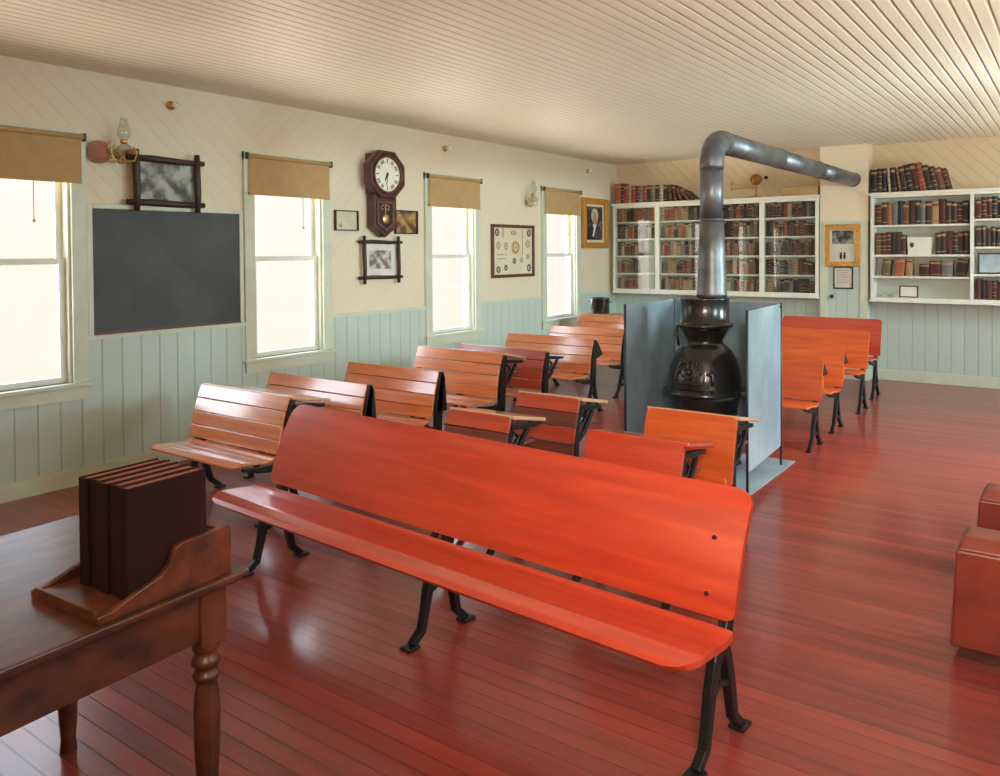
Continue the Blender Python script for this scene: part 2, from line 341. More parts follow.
def flat_frame(name, label, cy, cz, w, h, fwid, fm, pr, mt=0., mm=None, depth=.03, axis='x'):
    t = thing(name, label, 'picture', (.002, cy, cz) if axis == 'x' else (cy, 10.388, cz), 0 if axis == 'x' else -PI / 2)
    f = MB(); W, Hh = w / 2, h / 2
    for s_ in (-1, 1):
        f.prism([(0, s_ * W, -Hh), (0, s_ * W, Hh), (0, s_ * (W - fwid), Hh - fwid), (0, s_ * (W - fwid), -Hh + fwid)], (depth, 0, 0))
        f.prism([(0, -W, s_ * Hh), (0, W, s_ * Hh), (0, W - fwid, s_ * (Hh - fwid)), (0, -W + fwid, s_ * (Hh - fwid))], (depth, 0, 0))
    f.build('frame', fm, t, .006 if fwid > .02 else .002)
    MB().box(0, .008, -W + fwid * .9, W - fwid * .9, -Hh + fwid * .9, Hh - fwid * .9).build('mount' if mt else 'print', mm or pr, t)
    if mt: MB().box(.008, .010, -W + fwid + mt, W - fwid - mt, -Hh + fwid + mt, Hh - fwid - mt).build('print', pr, t)
    MB().box(.014, .0155, -W + fwid, W - fwid, -Hh + fwid, Hh - fwid).build('pane', MT['glass'], t)
    return t
t = flat_frame('framed_certificate', 'small pale certificate in a thin dark frame left of the clock', 5.227, 1.966, .29, .198, .010, MT['thin_black'], MT['paper'])
b = MB(); b.lathe([(.0001, 0), (.022, 0)], (.0095, -.07, -.05), 14, ax='x')
for k in range(4): b.box(.0085, .0092, -.10, .10, .06 - k * .024, .062 - k * .024)
b.build('lettering', MT['ink_gold'], t)
flat_frame('framed_sepia_print', 'small golden sepia print in a dark frame right of the clock', 6.045, 1.972, .335, .25, .012, MT['thin_black'], MT['print_sepia'])

t = flat_frame('framed_chart', 'large framed chart of round medallions between two windows', 7.944, 1.661, 0.893, 0.662, .04, MT['frame_red'], MT['mat_cream'])
def seal(mb, y, z, ry, rz, x=.0105, seg=20):
    o = [(x, y + ry * math.cos(2 * PI * k / seg), z + rz * math.sin(2 * PI * k / seg)) for k in range(seg)]
    mb.prism(o, (.0015, 0, 0))
KX = lambda u: (u - 317) / 470 * 0.893; KZ = lambda v: -(v - 400) / 590 * 0.662
for m_, L in (('ink_blue', [(143, 195, .05, .055), (497, 195, .055, .055), (155, 605, .05, .05), (495, 595, .055, .06)]),
              ('ink_gold', [(320, 195, .07, .035), (342, 360, .10, .10), (480, 320, .06, .06), (155, 335, .05, .06), (238, 345, .045, .06), (482, 465, .045, .04), (408, 505, .045, .04)]),
              ('ink', [(328, 512, .045, .045), (235, 585, .04, .045)])):
    for u, v, ry, rz in L:
        b = MB(); ry *= 0.84; rz *= 0.84; seal(b, KX(u), KZ(v), ry, rz); q = b.build('medallion', MT[m_], t)
        b = MB(); seal(b, KX(u), KZ(v), ry * .5, rz * .5, .0122); seal(b, KX(u), KZ(v), ry * .28, rz * .28, .0138); 
        b.m = [0] * 22 + [1] * 22; b.build('medallion_center', [MT['mat_cream'], MT[m_]], q)
b = MB()
for u, v, w in ((190, 440, .19), (190, 485, .19), (208, 195, .02), (420, 210, .02), (420, 360, .02)):
    hh = .006 if w > .1 else (.06 if v < 300 else .10)
    b.box(.0105, .0115, KX(u) - w / 2, KX(u) + w / 2, KZ(v) - hh, KZ(v) + hh)
b.build('caption_lines', MT['ink_gold'], t)

# gilt portrait: a generic figure in a dark coat
t = flat_frame('framed_portrait', 'gilt framed portrait of a person in a dark coat, beside the bookcase', 9.94, 2.062, .715, .73, .085, MT['gold'], MT['portrait_bg'], .035, MT['mat_cream'], .05)
b = MB(); b.prism([(.0115, y, z) for y, z in ((-.20, -.235), (.20, -.235), (.19, -.10), (.10, -.02), (-.06, -.02), (-.17, -.10))], (.002, 0, 0)); b.build('coat', MT['dark'], t)
b = MB(); b.ball((.012, .01, .085), .085, 16, .03, .85, 1.15); b.build('face', MT['skin'], t)
b = MB(); b.ball((.0118, .01, .115), .10, 16, .02, 1.0, 1.05); b.build('hair', MT['paper'], t)
b = MB(); b.prism([(.0138, y, z) for y, z in ((-.05, -.01), (.05, -.01), (.02, -.10), (-.03, -.20), (-.06, -.18), (-.02, -.08))], (.0015, 0, 0)); b.build('cravat', MT['paper_white'], t)

# ------------------------------------------------------------------ regulator clock
t = thing('wall_clock', 'octagonal dark wooden drop-case wall clock between the first two windows', 'clock', (.002, 5.655, 2.44))
D0, cy = .13, 0.0
oc = [(math.cos(PI / 8 + k * PI / 4), math.sin(PI / 8 + k * PI / 4)) for k in range(8)]
RO = .262
b = MB(); b.prism([(.05, c * RO, s * RO) for c, s in oc], (.085, 0, 0)); b.build('octagon_case', MT['wood_dark'], t, .012)
b = MB()
for k in range(8):
    (c0, s0), (c1, s1) = oc[k], oc[(k + 1) % 8]
    b.prism([(.135, c0 * .255, s0 * .255), (.135, c1 * .255, s1 * .255), (.135, c1 * .215, s1 * .215), (.135, c0 * .215, s0 * .215)], (.018, 0, 0))
b.build('octagon_molding', MT['wood_dark'], t, .005)
MB().lathe([(.192, .135), (.196, .155), (.180, .160), (.172, .150), (.172, .138)], (0, 0, 0), 40, ax='x').build('bezel', MT['frame_red'], t)
MB().lathe([(.0001, .1405), (.178, .1405)], (0, 0, 0), 40, ax='x').build('dial', MT['dial'], t)
b = MB()
for k in range(12):
    a = k * PI / 6; c, s = math.sin(a), math.cos(a); n = 1 + (k % 3)
    for j in range(n):
        off = (j - (n - 1) / 2) * .018; p0 = Vector((.1415, c * .118 + off * s, s * .118 - off * c)); p1 = Vector((.1415, c * .155 + off * s, s * .155 - off * c)); b.bar(p0, p1, .010, .010, .002)
for k in range(60):
    a = k * PI / 30; c, s = math.sin(a), math.cos(a); b.bar((.1415, c * .163, s * .163), (.1415, c * .170, s * .170), .004, .004, .002)
b.build('numerals', MT['ink'], t)
b = MB(); b.bar((.144, 0, .02), (.144, -.012, -.11), .014, .006, .002); b.build('minute_hand', MT['dark'], t)
b = MB(); b.bar((.146, 0, .02), (.146, -.035, -.065), .018, .008, .002); b.ball((.145, 0, 0), .012, 10); b.build('hour_hand', MT['dark'], t)
b = MB(); b.prism([(0, y, z) for y, z in ((-.155, -.2), (.15, -.2), (.15, -.535), (-.005, -.635), (-.155, -.535))], (.115, 0, 0)); b.build('drop_case', MT['wood_dark'], t, .008)
b = MB(); b.prism([(0, y, z) for y, z in ((-.17, .21), (.17, .21), (.17, -.20), (-.17, -.20))], (.06, 0, 0)); b.build('back_box', MT['wood_dark'], t, .008)
wy = lambda y, z: (.1155, y, z)
outer = [(-.13, -.27), (.105, -.27), (.105, -.50), (-.012, -.575), (-.13, -.50)]; inner = [(-.10, -.295), (.075, -.295), (.075, -.485), (-.012, -.545), (-.10, -.485)]
b = MB()
for k in range(5):
    o0, o1, i1, i0 = outer[k], outer[(k + 1) % 5], inner[(k + 1) % 5], inner[k]; b.prism([wy(*o0), wy(*o1), wy(*i1), wy(*i0)], (.016, 0, 0))
b.build('door_frame', MT['frame_red'], t, .003)
b = MB(); b.prism([(.115, y, z) for y, z in inner], (.003, 0, 0)); b.build('door_panel', MT['dark'], t)
b = MB(); b.lathe([(.0001, .0), (.045, .002), (.052, .006), (.04, .012), (.0001, .016)], (.118, -.012, -.45), 24, ax='x'); b.bar((.121, -.012, -.40), (.121, -.012, -.30), .012, .012, .004)
b.build('pendulum', MT['brass'], t)
b = MB()
for s_ in (-1, 1):
    b.strip([(.12, -.012 + s_ * .02, -.305), (.12, -.012 + s_ * .055, -.325), (.12, -.012 + s_ * .05, -.36), (.12, -.012 + s_ * .025, -.345)], .008, .003)
b.build('gilt_scrolls', MT['gold'], t)

# ------------------------------------------------------------------ bracket oil lamps and electric sockets
def oil_lamp(label, y, z, with_dish):
    t = thing('bracket_oil_lamp', label, 'oil lamp', (-.004, y, z), 0, 'oil lamps on wall brackets')
    b = MB(); b.lathe([(.0001, 0), (.035, .0), (.035, .010), (.0001, .014)], (0, 0, -.07), 14, ax='x')
    b.tube([(.01, 0, -.07), (.05, 0, -.13), (.10, 0, -.14), (.14, 0, -.10), (.14, 0, -.07)], .008, 8)
    for s_ in (-1, 1): b.tube([(.14, s_ * .0, -.13), (.14, s_ * .09, -.11), (.14, s_ * .115, -.03), (.14, s_ * .08, .01)], .007, 8); b.tube([(.02, s_ * .01, -.07), (.05, s_ * .08, -.05), (.06, s_ * .10, .02), (.04, s_ * .06, .05)], .006, 8)
    b.build('bracket', MT['brass'], t)
    b = MB(); b.lathe([(.0001, -.075), (.045, -.072), (.075, -.045), (.078, -.02), (.05, .01), (.025, .02), (.025, .035), (.0001, .036)], (.14, 0, 0), 20); b.build('oil_font', MT['chimney_glass'], t)
    b = MB(); b.lathe([(.026, .03), (.034, .04), (.034, .06), (.018, .066), (.0001, .066)], (.14, 0, 0), 16); b.tube([(.17, 0, .05), (.205, 0, .05)], .005, 6); b.build('burner', MT['brass'], t)
    b = MB(); b.lathe([(.030, .062), (.052, .10), (.056, .13), (.040, .18), (.028, .23), (.030, .25)], (.14, 0, 0), 20); b.build('glass_chimney', MT['chimney_glass'], t)
    t.scale = (.85,) * 3
    if with_dish:
        b = MB(); b.lathe([(.0001, .02), (.04, .022), (.08, .03), (.098, .045), (.096, .05), (.078, .036), (.05, .028), (.0001, .026)], (.0, -.16, -.05), 28, ax='x'); b.bar((.025, -.16, -.10), (.03, -.02, -.09), .012, .012, .005)  # shallow brown dish on a short bar beside the lamp
        b.build('dish', MT['dish'], t)
        b = MB(); b.ball((.155, .05, -.04), .035, 12, .9, 1.5, .7); b.build('reservoir', MT['dish'], t)
    return t
oil_lamp('oil lamp with a brown dish on a wall bracket above the blackboard', 3.03, 2.44, True)
oil_lamp('brass bracket oil lamp with glass chimney near the third shaded window', 8.245, 2.35, False)
for y, lab in ((3.46, 'white ceiling-edge lamp socket above the blackboard'), (6.68, 'small socket lamp high on the wall near the clock'), (9.77, 'small socket lamp high on the wall above the portrait')):
    t = thing('wall_socket_lamp', lab, 'lamp socket', (0, y, 2.82), 0, 'bulb sockets along the top of the window wall'); t.scale = (.72,) * 3
    b = MB(); b.lathe([(.0001, 0), (.048, 0), (.05, .012), (.03, .02), (.026, .05), (.0001, .05)], (0, 0, 0), 18, ax='x'); b.build('socket', MT['brass'], t)
    b = MB(); b.lathe([(.018, .05), (.030, .075), (.036, .095), (.030, .118), (.012, .128), (.0001, .129)], (0, 0, -.0), 16, ax='x'); b.build('bulb', MT['porcelain'], t)

# ------------------------------------------------------------------ chimney breast between the bookcases
cx0, cx1, cyf = 3.145, 3.735, 10.39
struct(bm_box(cx0, cx1, cyf, YB, 2.02, H).build('wall_chimney', MT['wall_plain']))
b = MB(); b.box(cx0, cx1, cyf, YB, 0, 2.02)
ch = struct(b.build('wall_chimney_lower', MT['wains_back']))
b = MB(); b.box(cx0, cx0 + .09, cyf - .016, cyf, 0, 2.02); b.box(cx1 - .09, cx1, cyf - .016, cyf, 0, 2.02); b.box(cx0 + .09, cx1 - .09, cyf - .016, cyf, 1.98, 2.02); b.build('casing', MT['trim'], ch, .003)
b = MB(); b.lathe([(.012, 0), (.012, .018), (.024, .026), (.026, .038), (.016, .047), (.0001, .048)], (cx0 + .155, cyf, 1.055), 16, ax='y')
for i in range(len(b.v)): b.v[i] = (b.v[i][0], 2 * cyf - b.v[i][1], b.v[i][2])
b.f = [f[::-1] for f in b.f]; b.build('knob', MT['knob'], ch)
t = flat_frame('gilt_framed_photograph', 'bright gilt frame with a photograph, hung on the chimney breast', 3.43, 1.706, .43, .53, .058, MT['gold'], MT['paper_white'], 0, None, .035, 'y')
b = MB(); b.box(.008, .0095, -.13, .13, .02, .19); b.build('photograph', MT['print_photo'], t)
b = MB()
for dy in (-.022, .022): b.box(.008, .0095, dy - .014, dy + .014, -.17, -.115); b.ball((.0095, dy, -.10), .014, 10, .1, 1, 1)
b.build('two_small_figures', MT['dark'], t)
t = flat_frame('framed_document', 'white document in a thin black frame below the gilt photograph', 3.436, 1.294, .24, .28, .014, MT['thin_black'], MT['paper_white'], 0, None, .02, 'y')
b = MB()
for k in range(8): b.box(.0085, .0092, -.08, .08 - .02 * (k % 3), .09 - k * .022, .094 - k * .022)
b.build('lettering', MT['ink'], t)

# ------------------------------------------------------------------ bookcases
YC0, YC1 = 10.35, 10.60
def bookcase(label, x0, x1, z0, z1, bays, shelves, glass):
    t = thing('wall_bookcase', label, 'bookcase', ((x0 + x1) / 2, YC1, z0)); cx = (x0 + x1) / 2
    b = MB(); X = lambda x: x - cx; Y = lambda y: y - YC1; Z = lambda z: z - z0
    b.box(X(x0), X(x0 + .03), Y(YC0), 0, 0, Z(z1)); b.box(X(x1 - .03), X(x1), Y(YC0), 0, 0, Z(z1))
    b.box(X(x0 + .03), X(x1 - .03), Y(YC0), 0, Z(z1 - .03), Z(z1)); b.box(X(x0 + .03), X(x1 - .03), Y(YC0), 0, 0, .03)
    b.build('carcass', MT['white'], t, .002)
    MB().box(X(x0 + .03), X(x1 - .03), -.012, 0, .03, Z(z1 - .03)).build('back_panel', MT['case_back'], t)
    MB().box(X(x0 - .02), X(x1 + .02), Y(YC0 - .025), 0, Z(z1), Z(z1) + .035).build('cornice', MT['white'], t, .005)
    MB().box(X(x0 - .01), X(x1 + .01), Y(YC0 - .012), 0, -.03, 0).build('base_rail', MT['white'], t, .003)
    for i, (a, c) in enumerate(bays):
        if i: MB().box(X(bays[i - 1][1]), X(a), Y(YC0), -.012, .03, Z(z1 - .03)).build('divider', MT['white'], t)
        for z in shelves[i]: MB().box(X(a), X(c), Y(YC0 + .03), -.012, Z(z - .012), Z(z + .012)).build('shelf', MT['white'], t)
        if glass:
            d = MB(); fwid = .009; ya, yb_ = Y(YC0 + .002), Y(YC0 + .018)
            d.box(X(a), X(a + fwid), ya, yb_, .03, Z(z1 - .03)); d.box(X(c - fwid), X(c), ya, yb_, .03, Z(z1 - .03))
            d.box(X(a + fwid), X(c - fwid), ya, yb_, .03, .03 + fwid); d.box(X(a + fwid), X(c - fwid), ya, yb_, Z(z1 - .03) - fwid, Z(z1 - .03))
            dd = d.build('glass_door', MT['white'], t)
            MB().box(X(a + fwid), X(c - fwid), Y(YC0 + .008), Y(YC0 + .012), .03 + fwid, Z(z1 - .03) - fwid).build('pane', MT['case_glass'], dd)
    return t
SH = [1.312, 1.570, 1.824, 2.075]
BAYS = [(.12, .80), (.85, 1.585), (1.635, 2.36), (2.41, 3.10)]
bookcase('white glazed bookcase on the back wall left of the chimney', .09, 3.13, 1.05, 2.33, BAYS, [SH] * 4, True)
RB = [(3.80, 4.87), (4.905, 6.05)]
bookcase('white open bookcase on the back wall right of the chimney', 3.77, 6.08, 1.03, 2.32, RB, [[1.31, 1.575, 1.94], [1.345, 1.665, 1.99]], False)

BOOKMESH = {}
def book_mesh(col, kind):
    k = (col, kind)
    if k in BOOKMESH: return BOOKMESH[k]
    b = MB()                      # unit book: thickness x in [-.5,.5], depth y in [0,1] (spine at y=0), height z in [0,1]
    n = 6; sp = [(-.5, .06)] + [(-.5 + (i + .5) / n, .06 - .06 * math.sin(PI * (i + .5) / n)) for i in range(n)] + [(.5, .06)]
    b.smooth = False
    poly = sp + [(.5, 1), (.40, 1), (.40, .10), (-.40, .10), (-.40, 1), (-.5, 1)]
    m = len(poly); vs = [(x, y, 0) for x, y in poly] + [(x, y, 1) for x, y in poly]
    b.add(vs, [(i, (i + 1) % m, (i + 1) % m + m, i + m) for i in range(m)])
    L = len(sp)                     # caps split into three convex-ish pieces
    for z, rev in ((0, True), (m, False)):
        for f in (list(range(L)) + [L + 2, L + 3], [L - 1, L, L + 1, L + 2], [0, L + 3, L + 4, L + 5]):
            f = [i + z for i in f]; b.add([], []); b.f.append(tuple(f[::-1] if rev else f)); b.m.append(0); b.sm.append(False)
    b.mi = 1; b.box(-.41, .41, .10, .97, .02, .98)
    if kind:
        b.mi = 2
        for z0 in ((.12, .80) if kind == 1 else (.2, .36, .64, .82)):
            p = [(x * 1.01, y - .004) for x, y in sp]; q = len(p)
            b.add([(x, y, z0) for x, y in p] + [(x, y, z0 + (.10 if kind == 1 and z0 > .5 else .03)) for x, y in p], [(i, i + 1, i + 1 + q, i + q) for i in range(q - 1)])
    me = bpy.data.meshes.new('book')
    me.from_pydata(b.v, [], b.f)
    for x in (BM[col], BM['page'], BM['tan'] if col not in ('tan', 'cream') else BM['brown']): me.materials.append(x)
    me.polygons.foreach_set('material_index', b.m); me.update(); BOOKMESH[k] = me; return me
ORD = ['first', 'second', 'third', 'fourth', 'fifth', 'sixth', 'seventh', 'eighth', 'ninth', 'tenth', 'eleventh', 'twelfth', 'thirteenth', 'fourteenth',
       'fifteenth', 'sixteenth', 'seventeenth', 'eighteenth', 'nineteenth', 'twentieth', 'twenty-first', 'twenty-second', 'twenty-third', 'twenty-fourth', 'twenty-fifth', 'twenty-sixth', 'twenty-seventh', 'twenty-eighth', 'twenty-ninth', 'thirtieth']
NB = [0]
def put_book(col, kind, x, y, z, w, d, h, label, group, lean=0., flat=False):
    o = bpy.data.objects.new('book', book_mesh(col, kind)); C.objects.link(o); NB[0] += 1
    o.location = (x, y, z); o.scale = (w, d, h); o.rotation_euler = (0, lean, 0)
    return tag(o, label, 'book', group)
def row(x0, x1, z, hmax, pal, where, group, tmin=.036, tmax=.066, hmin=.72, y=YC0 + .055, skip=(), lean_at=()):
    x = x0 + .004; i = 0
    while True:
        w = random.uniform(tmin, tmax)
        if x + w > x1 - .004: break
        sk = [s for s in skip if s[0] < x + w and x < s[1]]
        if sk: x = sk[0][1] + .001; continue
        col = random.choice(pal); h = hmax * random.uniform(hmin, 1.); dpt = random.uniform(.12, .17)
        put_book(col, random.choice((0, 1, 1, 2)), x + w / 2, y + random.uniform(0, .012), z, w - .002, dpt, h, '%s book, %s from the left on the %s' % (col, ORD[i], where), group)
        x += w; i += 1
BN = ['bay beside portrait', 'bay left of stovepipe', 'bay right of stovepipe', 'bay beside chimney']
P_old = ['maroon', 'brown', 'brown', 'tan', 'red', 'dark brown', 'olive', 'dark brown', 'tan', 'orange-red', 'cream', 'grey', 'red', 'maroon']
P_dark = ['maroon', 'dark brown', 'black', 'dark brown', 'maroon', 'brown', 'black', 'dark brown', 'grey', 'red', 'black', 'tan']
SN = ['bottom', 'second lowest', 'middle', 'second highest', 'top']
for bi, (a, c) in enumerate(BAYS):
    zs = [1.08] + [s + .012 for s in SH]
    for si, z in enumerate(zs):
        if bi == 1: x1 = 1.52
        else: x1 = c
        pal = P_dark if bi == 3 or (si == 4 and bi > 1) else P_old
        if bi == 0 and si < 2: x1 = .50 + .07 * 0
        if bi == 0 and si == 2: x1 = .56
        row(a + .014, x1 - .014, z, .222 if si else .210, pal, '%s shelf, %s' % (SN[si], BN[bi]), 'books behind glass in the left bookcase', .040, .070)
# rows of books on top of the bookcases; th is how far each one leans to the left
def lean_row(x, z0, books, where, group, dep):
    prev = None
    for i, (w, h, col, th) in enumerate(books):
        c, sn, tn = math.cos(th), math.sin(th), math.tan(th)
        if prev:
            px, pw, ph, pc, ps = prev; X = px + pw * pc + pw * ps * tn; tz = pw * ps + ph * pc
            if tz <= h * c: X = max(X, px + pw * pc - ph * ps + tz * tn)
            else: f = max(0, (h * c - pw * ps)) / (ph * pc); X = max(X, px + pw * pc - f * ph * ps + h * c * tn)
            x = X + .0015
        put_book(col, 1 + i % 2, x + w / 2 * c, YC0 + .03, z0 + w / 2 * sn, w - .001, dep, h, '%s book, %s from the left on top of the %s' % (col, ORD[i], where), group, -th)
        prev = (x, w, h, c, sn)
lean_row(.10, 2.3655, [(.11, .30, 'orange-red', 0), (.05, .30, 'black', 0), (.06, .27, 'red', 0), (.06, .26, 'tan', 0), (.07, .26, 'red', 0), (.06, .25, 'maroon', 0), (.06, .25, 'grey', 0), (.065, .25, 'red', 0), (.07, .25, 'black', 0),
    (.06, .24, 'grey', 0), (.07, .25, 'dark brown', 0), (.06, .25, 'cream', 0), (.06, .24, 'black', 0), (.06, .24, 'maroon', .10), (.055, .23, 'dark brown', .18), (.05, .21, 'maroon', .38), (.045, .19, 'brown', .62), (.04, .18, 'dark brown', .85)], 'left bookcase', 'books on top of the left bookcase', .17)
lean_row(3.765, 2.3555, [(.07, .29, 'black', 0), (.06, .30, 'dark brown', 0), (.05, .30, 'black', 0), (.03, .29, 'cream', .07), (.06, .30, 'black', .12), (.035, .28, 'brown', .16), (.06, .31, 'dark brown', .19), (.06, .33, 'black', .20), (.06, .34, 'maroon', .21), (.07, .345, 'red', .23),
    (.06, .31, 'black', .24), (.06, .29, 'dark brown', .24), (.07, .27, 'brown', .245), (.05, .26, 'maroon', .25)], 'right bookcase', 'books on top of the right bookcase', .18)
# right bookcase
G2 = 'books in the right bookcase'
row(3.81, 4.86, 1.952, .30, P_dark + ['grey', 'orange-red', 'teal'], 'top shelf, wide right bay', G2, .046, .075, .86)
row(3.81, 4.17, 1.587, .285, ['maroon', 'dark brown', 'black', 'brown'], 'second highest shelf, left of booklet', G2, .045, .07, .85)
row(4.49, 4.86, 1.587, .28, ['maroon', 'dark brown', 'dark brown'], 'second highest shelf, right of booklet', G2, .05, .07, .93)
row(4.915, 5.26, 2.002, .26, ['dark brown', 'maroon', 'black', 'tan'], 'top shelf, rightmost bay', G2, .045, .07, .85)
row(4.915, 5.26, 1.677, .25, ['black', 'black', 'dark brown'], 'second highest shelf, rightmost bay', G2, .045, .065, .85)
row(4.915, 5.26, 1.06, .24, ['black', 'dark brown', 'maroon'], 'bottom shelf, rightmost bay', G2, .045, .065, .85)
for i, (x, w, h, col, ln, lab) in enumerate(((3.93, .10, .20, 'olive', .10, 'slim olive book leaning at the left of the third shelf'), (4.09, .11, .215, 'orange-red', .06, 'rust coloured book beside the slim olive one'),
                                              (4.20, .075, .21, 'tan', 0, 'tan book standing at the end of the leaning trio'), (4.37, .11, .15, 'dark brown', 0, 'short dark brown book in mid third shelf'),
                                              (4.49, .12, .19, 'maroon', 0, 'thick maroon book beside the short dark brown one'), (4.62, .12, .18, 'grey', 0, 'grey book with worn cover near the shelf end'), (4.76, .11, .205, 'dark brown', .14, 'dark brown book leaning at the right end of the third shelf'))):
    put_book(col, 1, x, YC0 + .07, 1.322 + abs(math.sin(ln)) * w / 2, w, .14, h, lab, G2, ln)
# white booklet standing open on the shelf
t = thing('booklet', 'open white booklet with a small emblem standing among dark books', 'booklet', (4.325, YC0 + .075, 1.587))
b = MB(); b.hexa([(-.135, .0, 0), (.115, .012, 0), (.115, .018, 0), (-.135, .008, 0)], [(-.15, .02, .215), (.145, .03, .21), (.145, .036, .21), (-.15, .028, .215)]); b.build('cover', MT['paper_white'], t)
b = MB(); b.ball((-.095, .0115, .115), .028, 12, .9, .06, 1.2); b.ball((-.095, .0095, .105), .016, 12, .9, .06, 1.3); b.build('emblem', MT['ink'], t)
t = thing('small_frame', 'small white card in a dark frame on the bottom shelf', 'picture frame', (4.193, YC0 + .10, 1.06))
b = MB()
for x0, x1, z0, z1 in ((-.107, -.093, 0, .145), (.093, .107, 0, .145), (-.093, .093, 0, .013), (-.093, .093, .132, .145)): b.box(x0, x1, 0, .012, z0, z1)
b.build('frame', MT['thin_black'], t); MB().box(-.093, .093, .004, .01, .013, .132).build('card', MT['paper_white'], t)
t = thing('blue_picture', 'blue toned picture in a dark frame standing in the end bay', 'picture', (5.07, YC0 + .08, 1.357))
b = MB()
for x0, x1, z0, z1 in ((-.13, -.11, 0, .25), (.13, .15, 0, .25), (-.11, .13, 0, .02), (-.11, .13, .23, .25)): b.box(x0, x1, 0, .015, z0, z1)
b.build('frame', MT['wood_dark'], t); MB().box(-.11, .13, .006, .012, .02, .23).build('print', MT['blueprint'], t)
# paper sheets and small pebbles of the bottom shelf
t = thing('paper_sheet', 'crumpled white paper lying at the left of the bottom shelf', 'paper', (3.97, YC0 + .12, 1.06))
b = MB(); nx = 7
vs = [(-.12 + .04 * i, -.06 + .04 * j, .012 + .012 * math.sin(i * 2.1 + j) + (.018 if (i + j) % 3 == 0 else 0)) for j in range(4) for i in range(nx)]
b.add(vs + [(x, y, z + .002) for x, y, z in vs], [(j * nx + i, (j + 1) * nx + i, (j + 1) * nx + i + 1, j * nx + i + 1) for j in range(3) for i in range(nx - 1)] + [(28 + j * nx + i, 28 + j * nx + i + 1, 28 + (j + 1) * nx + i + 1, 28 + (j + 1) * nx + i) for j in range(3) for i in range(nx - 1)])
b.build('sheet', MT['paper_white'], t)
# tellurion on top of the left bookcase
t = thing('tellurion', 'brass tellurion with a copper globe on top of the left bookcase', 'astronomical model', (2.27, 10.46, 2.366))
b = MB(); b.lathe([(.0001, 0), (.10, 0), (.10, .012), (.06, .022), (.02, .03), (.014, .06), (.012, .20), (.0001, .20)], (0, 0, 0), 20); b.build('base', MT['brass'], t)
b = MB(); b.tube([(-.36, 0, .135), (.02, 0, .145)], .011, 8); b.tube([(-.345, 0, .11), (-.345, 0, .20)], .008, 8); b.build('arm', MT['brass'], t)
b = MB(); b.ball((0, 0, .25), .080, 24); b.build('globe', MT['copper'], t)
b = MB(); b.ball((-.345, 0, .215), .026, 12); b.build('candle_cup', MT['brass'], t)
b = MB(); b.tube([(.07, 0, .25), (.12, 0, .265)], .004, 6); b.ball((.14, 0, .27), .026, 12); b.build('moon_ball', MT['dark'], t)
t = thing('storage_box', 'tan cardboard box lying on the left bookcase beside the chimney', 'box', (2.87, 10.48, 2.366))
MB().box(-.24, .24, -.08, .08, 0, .10).build('box_body', MT['shade'], t, .004); MB().box(-.245, .245, -.085, .085, .10, .125).build('lid', MT['shade'], t, .004)

# ------------------------------------------------------------------ school desks
def rounded(x0, x1, s0, s1, r_top, r_bot=.004, n=5):
    pts = []
    for cx, cz, a0, r in ((x1 - r_bot, s0 + r_bot, -PI / 2, r_bot), (x1 - r_top, s1 - r_top, 0, r_top), (x0 + r_top, s1 - r_top, PI / 2, r_top), (x0 + r_bot, s0 + r_bot, PI, r_bot)):
        for k in range(n): a = a0 + PI / 2 * k / (n - 1); pts.append((cx + r * math.cos(a), cz + r * math.sin(a)))
    return pts
def slats(prof, W, th, gap, r_top=.012, r_first=.004):
    """boards between successive (y, z) points; thickness th behind the line"""
    b = MB(); n = len(prof) - 1
    for i in range(n):
        p, q = Vector((0, *prof[i])), Vector((0, *prof[i + 1])); d = (q - p).normalized(); nn = Vector((1, 0, 0)).cross(d); L = (q - p).length
        o = rounded(-W / 2, W / 2, gap / 2, L - gap / 2, r_top if i == n - 1 else .004, r_first if i == 0 else .004)
        b.prism([p + Vector((x, 0, 0)) + d * s for x, s in o], nn * -th)
    return b
def curved_panel(prof, W, th, r_top=.05, r_bot=.02, nx=2):
    """one curved board: prof (y,z) list; corners rounded"""
    P = [Vector((0, *p)) for p in prof]; n = len(P); S = [0]
    for i in range(1, n): S.append(S[-1] + (P[i] - P[i - 1]).length)
    L = S[-1]
    def half(s):
        w = W / 2
        if s < r_bot: w -= r_bot - math.sqrt(max(0, r_bot ** 2 - (r_bot - s) ** 2))
        if s > L - r_top: w -= r_top - math.sqrt(max(0, r_top ** 2 - (s - L + r_top) ** 2))
        return w
    # resample
    m = 26; ss = sorted(set([L * i / m for i in range(m + 1)] + [r_bot * k / 6 for k in range(6)] + [L - r_top * k / 6 for k in range(6)]))
    rows = []
    for s in ss:
        i = max(j for j in range(n) if S[j] <= s + 1e-9); i = min(i, n - 2); f = (s - S[i]) / (S[i + 1] - S[i]); p = P[i].lerp(P[i + 1], f)
        s2 = min(L, s + .01); s1 = max(0, s - .01)
        def at(s):
            i = min(max(j for j in range(n) if S[j] <= s + 1e-9), n - 2); return P[i].lerp(P[i + 1], (s - S[i]) / (S[i + 1] - S[i]))
        d = (at(s2) - at(s1)).normalized(); nn = Vector((1, 0, 0)).cross(d) * -th; w = half(s)
        rows.append((p, nn, w))
    b = MB(); vs = []
    for p, nn, w in rows: vs += [p + Vector((-w, 0, 0)), p + Vector((w, 0, 0)), p + nn + Vector((w, 0, 0)), p + nn + Vector((-w, 0, 0))]
    fs = [(0, 3, 2, 1), tuple(4 * (len(rows) - 1) + k for k in (0, 1, 2, 3))]
    for i in range(len(rows) - 1):
        for k in range(4): fs.append((4 * i + k, 4 * i + (k + 1) % 4, 4 * i + 4 + (k + 1) % 4, 4 * i + 4 + k))
    b.add(vs, fs); return b
